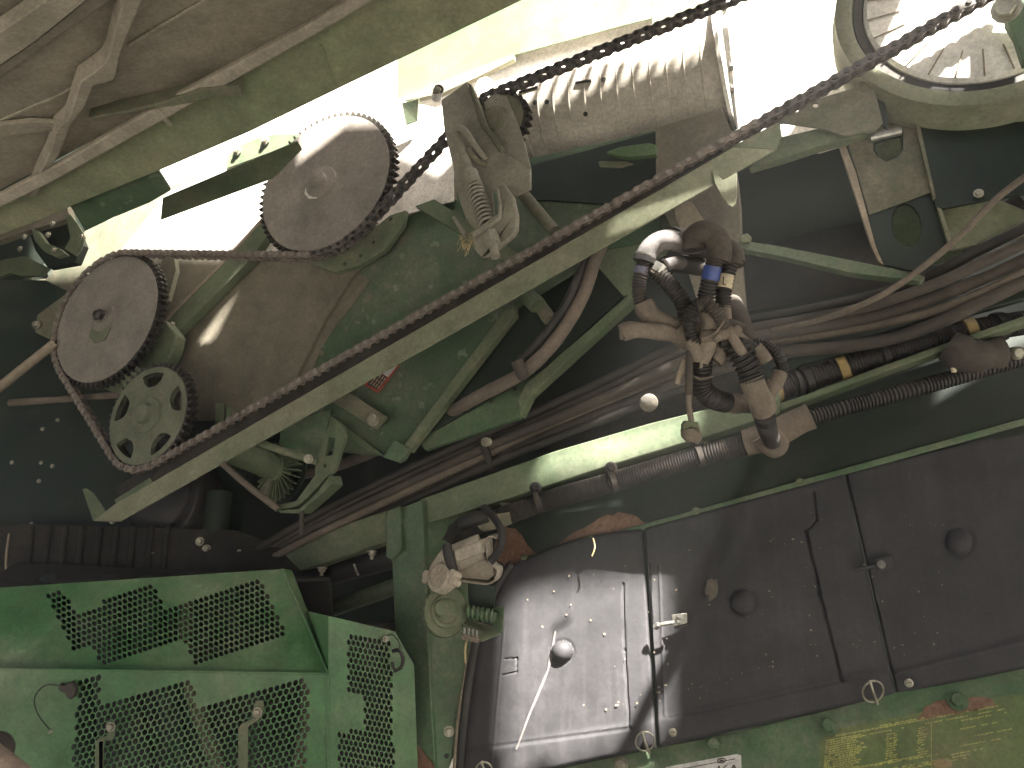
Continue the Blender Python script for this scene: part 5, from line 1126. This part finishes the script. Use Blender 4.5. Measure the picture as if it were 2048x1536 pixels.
# ================================================================== perforated guards
def perf(name, poly, pl, a, two, mask, m, thick=.004, parent=None, r=.425, origin=None, seg=10):
    """sheet cut into hexagonal cells; cells inside the mask carry a hole"""
    a = Vector(a); two = Vector(two); b_ = a / 2 + two / 2
    o0 = Vector(origin) if origin else Vector(mask[0])
    def inside(x_, y_, P):
        c = False; n = len(P)
        for i in range(n):
            x1, y1 = P[i]; x2, y2 = P[(i + 1) % n]
            if (y1 > y_) != (y2 > y_) and x_ < (x2 - x1) * (y_ - y1) / (y2 - y1) + x1: c = not c
        return c
    xs = [p[0] for p in poly]; ys = [p[1] for p in poly]
    det = a.x * two.y - a.y * two.x
    bm = bmesh.new(); cache = {}
    def vert(p):
        k = (round(p.x * 8), round(p.y * 8))
        for dx in (0, -1, 1):
            for dy in (0, -1, 1):
                if (k[0] + dx, k[1] + dy) in cache: return cache[(k[0] + dx, k[1] + dy)]
        v = bm.verts.new(on(p.x, p.y, pl)); cache[k] = v; return v
    # hexagon corners for lattice a, b, with rows offset
    row = two / 2
    # corners in affine coordinates (u along a, v along row)
    hx = [(.5, 1 / 3), (0, 2 / 3), (-.5, 1 / 3), (-.5, -1 / 3), (0, -2 / 3), (.5, -1 / 3)]
    N = 110; nh = 0
    for j in range(-N, N):
        for i in range(-N, N):
            c = o0 + a * (i + (0.5 if j % 2 else 0)) + row * j
            if not (min(xs) - 30 < c.x < max(xs) + 30 and min(ys) - 30 < c.y < max(ys) + 30): continue
            hv = [vert(c + a * u + row * v) for u, v in hx]
            if len(set(hv)) < 6: continue
            if inside(c.x, c.y, mask):
                # inner ring of 12 points, two per hexagon side
                inner = []
                for k in range(12):
                    an = math.pi / 6 + math.pi / 6 * k
                    inner.append(bm.verts.new(on(*(c + a * (math.cos(an) * r) + row * (math.sin(an) * r / .866)), pl)))
                for k in range(6):
                    h0, h1 = hv[k], hv[(k + 1) % 6]; i0, i1, i2 = inner[2 * k], inner[2 * k + 1], inner[(2 * k + 2) % 12]
                    try: bm.faces.new((h0, h1, i2, i1, i0))
                    except ValueError: pass
                nh += 1
            else:
                try: bm.faces.new(hv)
                except ValueError: pass
    n = pl[1]; P3 = [on(p[0], p[1], pl) for p in poly]; cen = sum(P3, Vector()) / len(P3)
    for i in range(len(P3)):
        p, q = P3[i], P3[(i + 1) % len(P3)]; e = (q - p).cross(n).normalized()
        if e.dot(cen - p) > 0: e = -e
        bmesh.ops.bisect_plane(bm, geom=bm.verts[:] + bm.edges[:] + bm.faces[:], plane_co=p, plane_no=e, clear_outer=True, dist=1e-5)
    bm.normal_update()
    for f in bm.faces:
        if f.normal.dot(n) < 0: f.normal_flip()
    bm.verts.index_update()
    vs = [v.co.copy() for v in bm.verts]; fs = [tuple(v.index for v in f.verts) for f in bm.faces]; bm.free()
    o = mk(name, vs, fs, m, parent, smooth=0)
    s = o.modifiers.new('thick', 'SOLIDIFY'); s.thickness = thick; s.offset = -1
    print(name, 'holes', nh)
    return o
G1 = PL((0, 1176, 2.26), (565, 1138, 2.26), (655, 1348, 2.02)); G2 = PL((0, 1339, 2.03), (655, 1348, 2.02), (655, 1560, 2.0)); G3 = PL((657, 1348, 2.02), (657, 1560, 2.0), (790, 1263, 2.12))
gu = thing('perforated_guard', on(330, 1340, G2), 'bright green perforated metal guard with a sloped top at the lower left', 'guard')
perf('upper_sheet', [(-40, 1178), (565, 1138), (655, 1346), (-40, 1337)], G1, (10.2, -3.35), (10, 20.8),
     [(97, 1192), (118, 1180), (155, 1221), (182, 1214), (300, 1166), (312, 1181), (331, 1215), (356, 1206), (513, 1152), (527, 1167), (576, 1272), (391, 1336), (366, 1283), (205, 1336), (185, 1291), (145, 1298)], 'green_guard', parent=gu)
perf('front_sheet', [(-40, 1340), (655, 1349), (655, 1600), (-40, 1600)], G2, (12.3, -3.55), (0, 24.8),
     [(160, 1366), (197, 1354), (199, 1414), (386, 1356), (390, 1420), (606, 1356), (616, 1380), (614, 1600), (140, 1600), (150, 1440)], 'green_guard', parent=gu)
perf('side_sheet', [(657, 1232), (790, 1263), (828, 1330), (838, 1600), (657, 1600)], G3, (9.4, 1.7), (0, 23.6),
     [(693, 1272), (780, 1284), (784, 1390), (790, 1600), (678, 1600), (676, 1462), (726, 1462), (730, 1394), (695, 1388)], 'green_guard', parent=gu)
plate('side_corner', [(657, 1350, 2.02), (611, 1222, 2.185), (659, 1233, 2.045)], 'green_guard', None, .004, gu, bevel=0)
plate('corner_flange', [(565, 1137), (584, 1140), (616, 1222), (662, 1346), (655, 1348)], 'green_guard', PL((565, 1137, 2.26), (616, 1222, 2.19), (655, 1348, 2.02)), .004, gu)
tube('folded_edge', [V(-40, 1338, 2.028), V(300, 1342, 2.022), V(656, 1347, 2.016)], .0035, 'green_guard', gu, seg=8)
tube('folded_edge', [V(565, 1138, 2.258), V(612, 1244, 2.13), V(657, 1347, 2.016)], .0035, 'green_guard', gu, seg=8)
tube('folded_edge', [V(656, 1348, 2.016), V(656, 1600, 1.995)], .0035, 'green_guard', gu, seg=8)
x = thing('guard_dark_backing', on(330, 1500, G2) - G2[1] * .4, 'black backing added to darken the guard holes', 'housing')  # black box added so the guard holes read dark
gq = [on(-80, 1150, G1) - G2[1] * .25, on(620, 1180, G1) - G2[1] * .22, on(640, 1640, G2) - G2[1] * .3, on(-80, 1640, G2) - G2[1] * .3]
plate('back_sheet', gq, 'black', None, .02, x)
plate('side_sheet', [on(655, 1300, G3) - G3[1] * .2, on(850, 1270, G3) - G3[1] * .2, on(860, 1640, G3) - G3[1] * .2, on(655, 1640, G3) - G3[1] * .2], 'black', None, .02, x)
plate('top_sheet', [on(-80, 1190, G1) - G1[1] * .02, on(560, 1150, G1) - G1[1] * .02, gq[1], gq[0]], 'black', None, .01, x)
random.seed(12)
for i in range(6):
    px = 30 + i * 100 + random.uniform(-30, 30)
    tube('pipe', [on(px, 1180, G1) - G2[1] * .17, on(px + random.uniform(-60, 90), 1400, G2) - G2[1] * .2, on(px + 60, 1620, G2) - G2[1] * .2], random.uniform(.015, .04), random.choice(['green_dark', 'rubber', 'sheet_brown']), x, seg=14)
def strap(poly, q, label):
    root = thing('guard_strap', on(q[0], q[1], G2), label, 'strap', 'mounting straps on the lower guard')
    plate('strap', poly, 'green_dusty', (G2[0] + G2[1] * .03, G2[1]), .004, root, bevel=.0015)
    bolt(on(q[0], q[1], (G2[0] + G2[1] * .031, G2[1])), G2[1], .0085, root)
strap([(476, 1600), (476, 1458), (482, 1448), (505, 1437), (507, 1410), (512, 1402), (525, 1400), (528, 1410), (526, 1428), (518, 1440), (496, 1454), (495, 1600)], (515, 1424), 'right mounting strap standing off the lower perforated guard')
strap([(190, 1600), (190, 1484), (198, 1476), (214, 1472), (215, 1455), (220, 1446), (229, 1448), (230, 1470), (225, 1480), (207, 1483), (206, 1600)], (222, 1453), 'left mounting strap standing off the lower perforated guard')
x = thing('tether_cord', V(90, 1400, 2.0), 'thin tether cord with a small ball end on the guard at the left', 'cord')
tube('cord', [V(116, 1371, 2.0), V(100, 1369, 1.99), V(83, 1375, 1.985), (V(69, 1395, 1.985)), V(71, 1417, 1.985), V(81, 1437, 1.985), V(98, 1458, 1.985)], .0017, 'rubber', x, seg=6)
lathe('ball', V(101, 1463, 1.985), Vector((0, 0, 1)), [(.002, -.006), (.005, -.003), (.006, 0), (.005, .003), (.002, .006)], 'bolt', x, 14)
random.seed(9)
plate('dusty_clip', blob([(118, 1368), (128, 1372), (142, 1364), (150, 1378), (148, 1392), (138, 1400), (128, 1386), (116, 1380)], 2, 2), 'hose', (G2[0] + G2[1] * .02, G2[1]), .018, x, bevel=.003)
x = thing('side_latch', on(794, 1320, G3), 'small dark spring latch on the right edge of the guard side', 'latch')
tube('loop', [V(786, 1302, 2.1), V(798, 1300, 2.08), V(806, 1316, 2.08), (V(802, 1336, 2.08)), V(790, 1342, 2.08), V(784, 1324, 2.09)], .005, 'rubber', x, seg=8)
tube('cord', [V(770, 1272, 2.1), V(786, 1270, 2.09), V(800, 1288, 2.09), V(798, 1302, 2.08)], .0018, 'rubber', x, seg=6); bolt(V(771, 1278, 2.09), G3[1], .006, x)
x = thing('corner_fitting', V(0, 1510, 1.7), 'brown rubber cap and beige tube poking in at the lower left corner', 'fitting')
lathe('cap', V(-10, 1500, 1.74), Vector((.3, .3, .9)), [(.034, -.02), (.038, -.006), (.034, .004), (.015, .007)], 'hose', x, 32)
tube('tube', [V(-40, 1500, 1.66), V(60, 1580, 1.6)], .030, 'skin', x, seg=24)
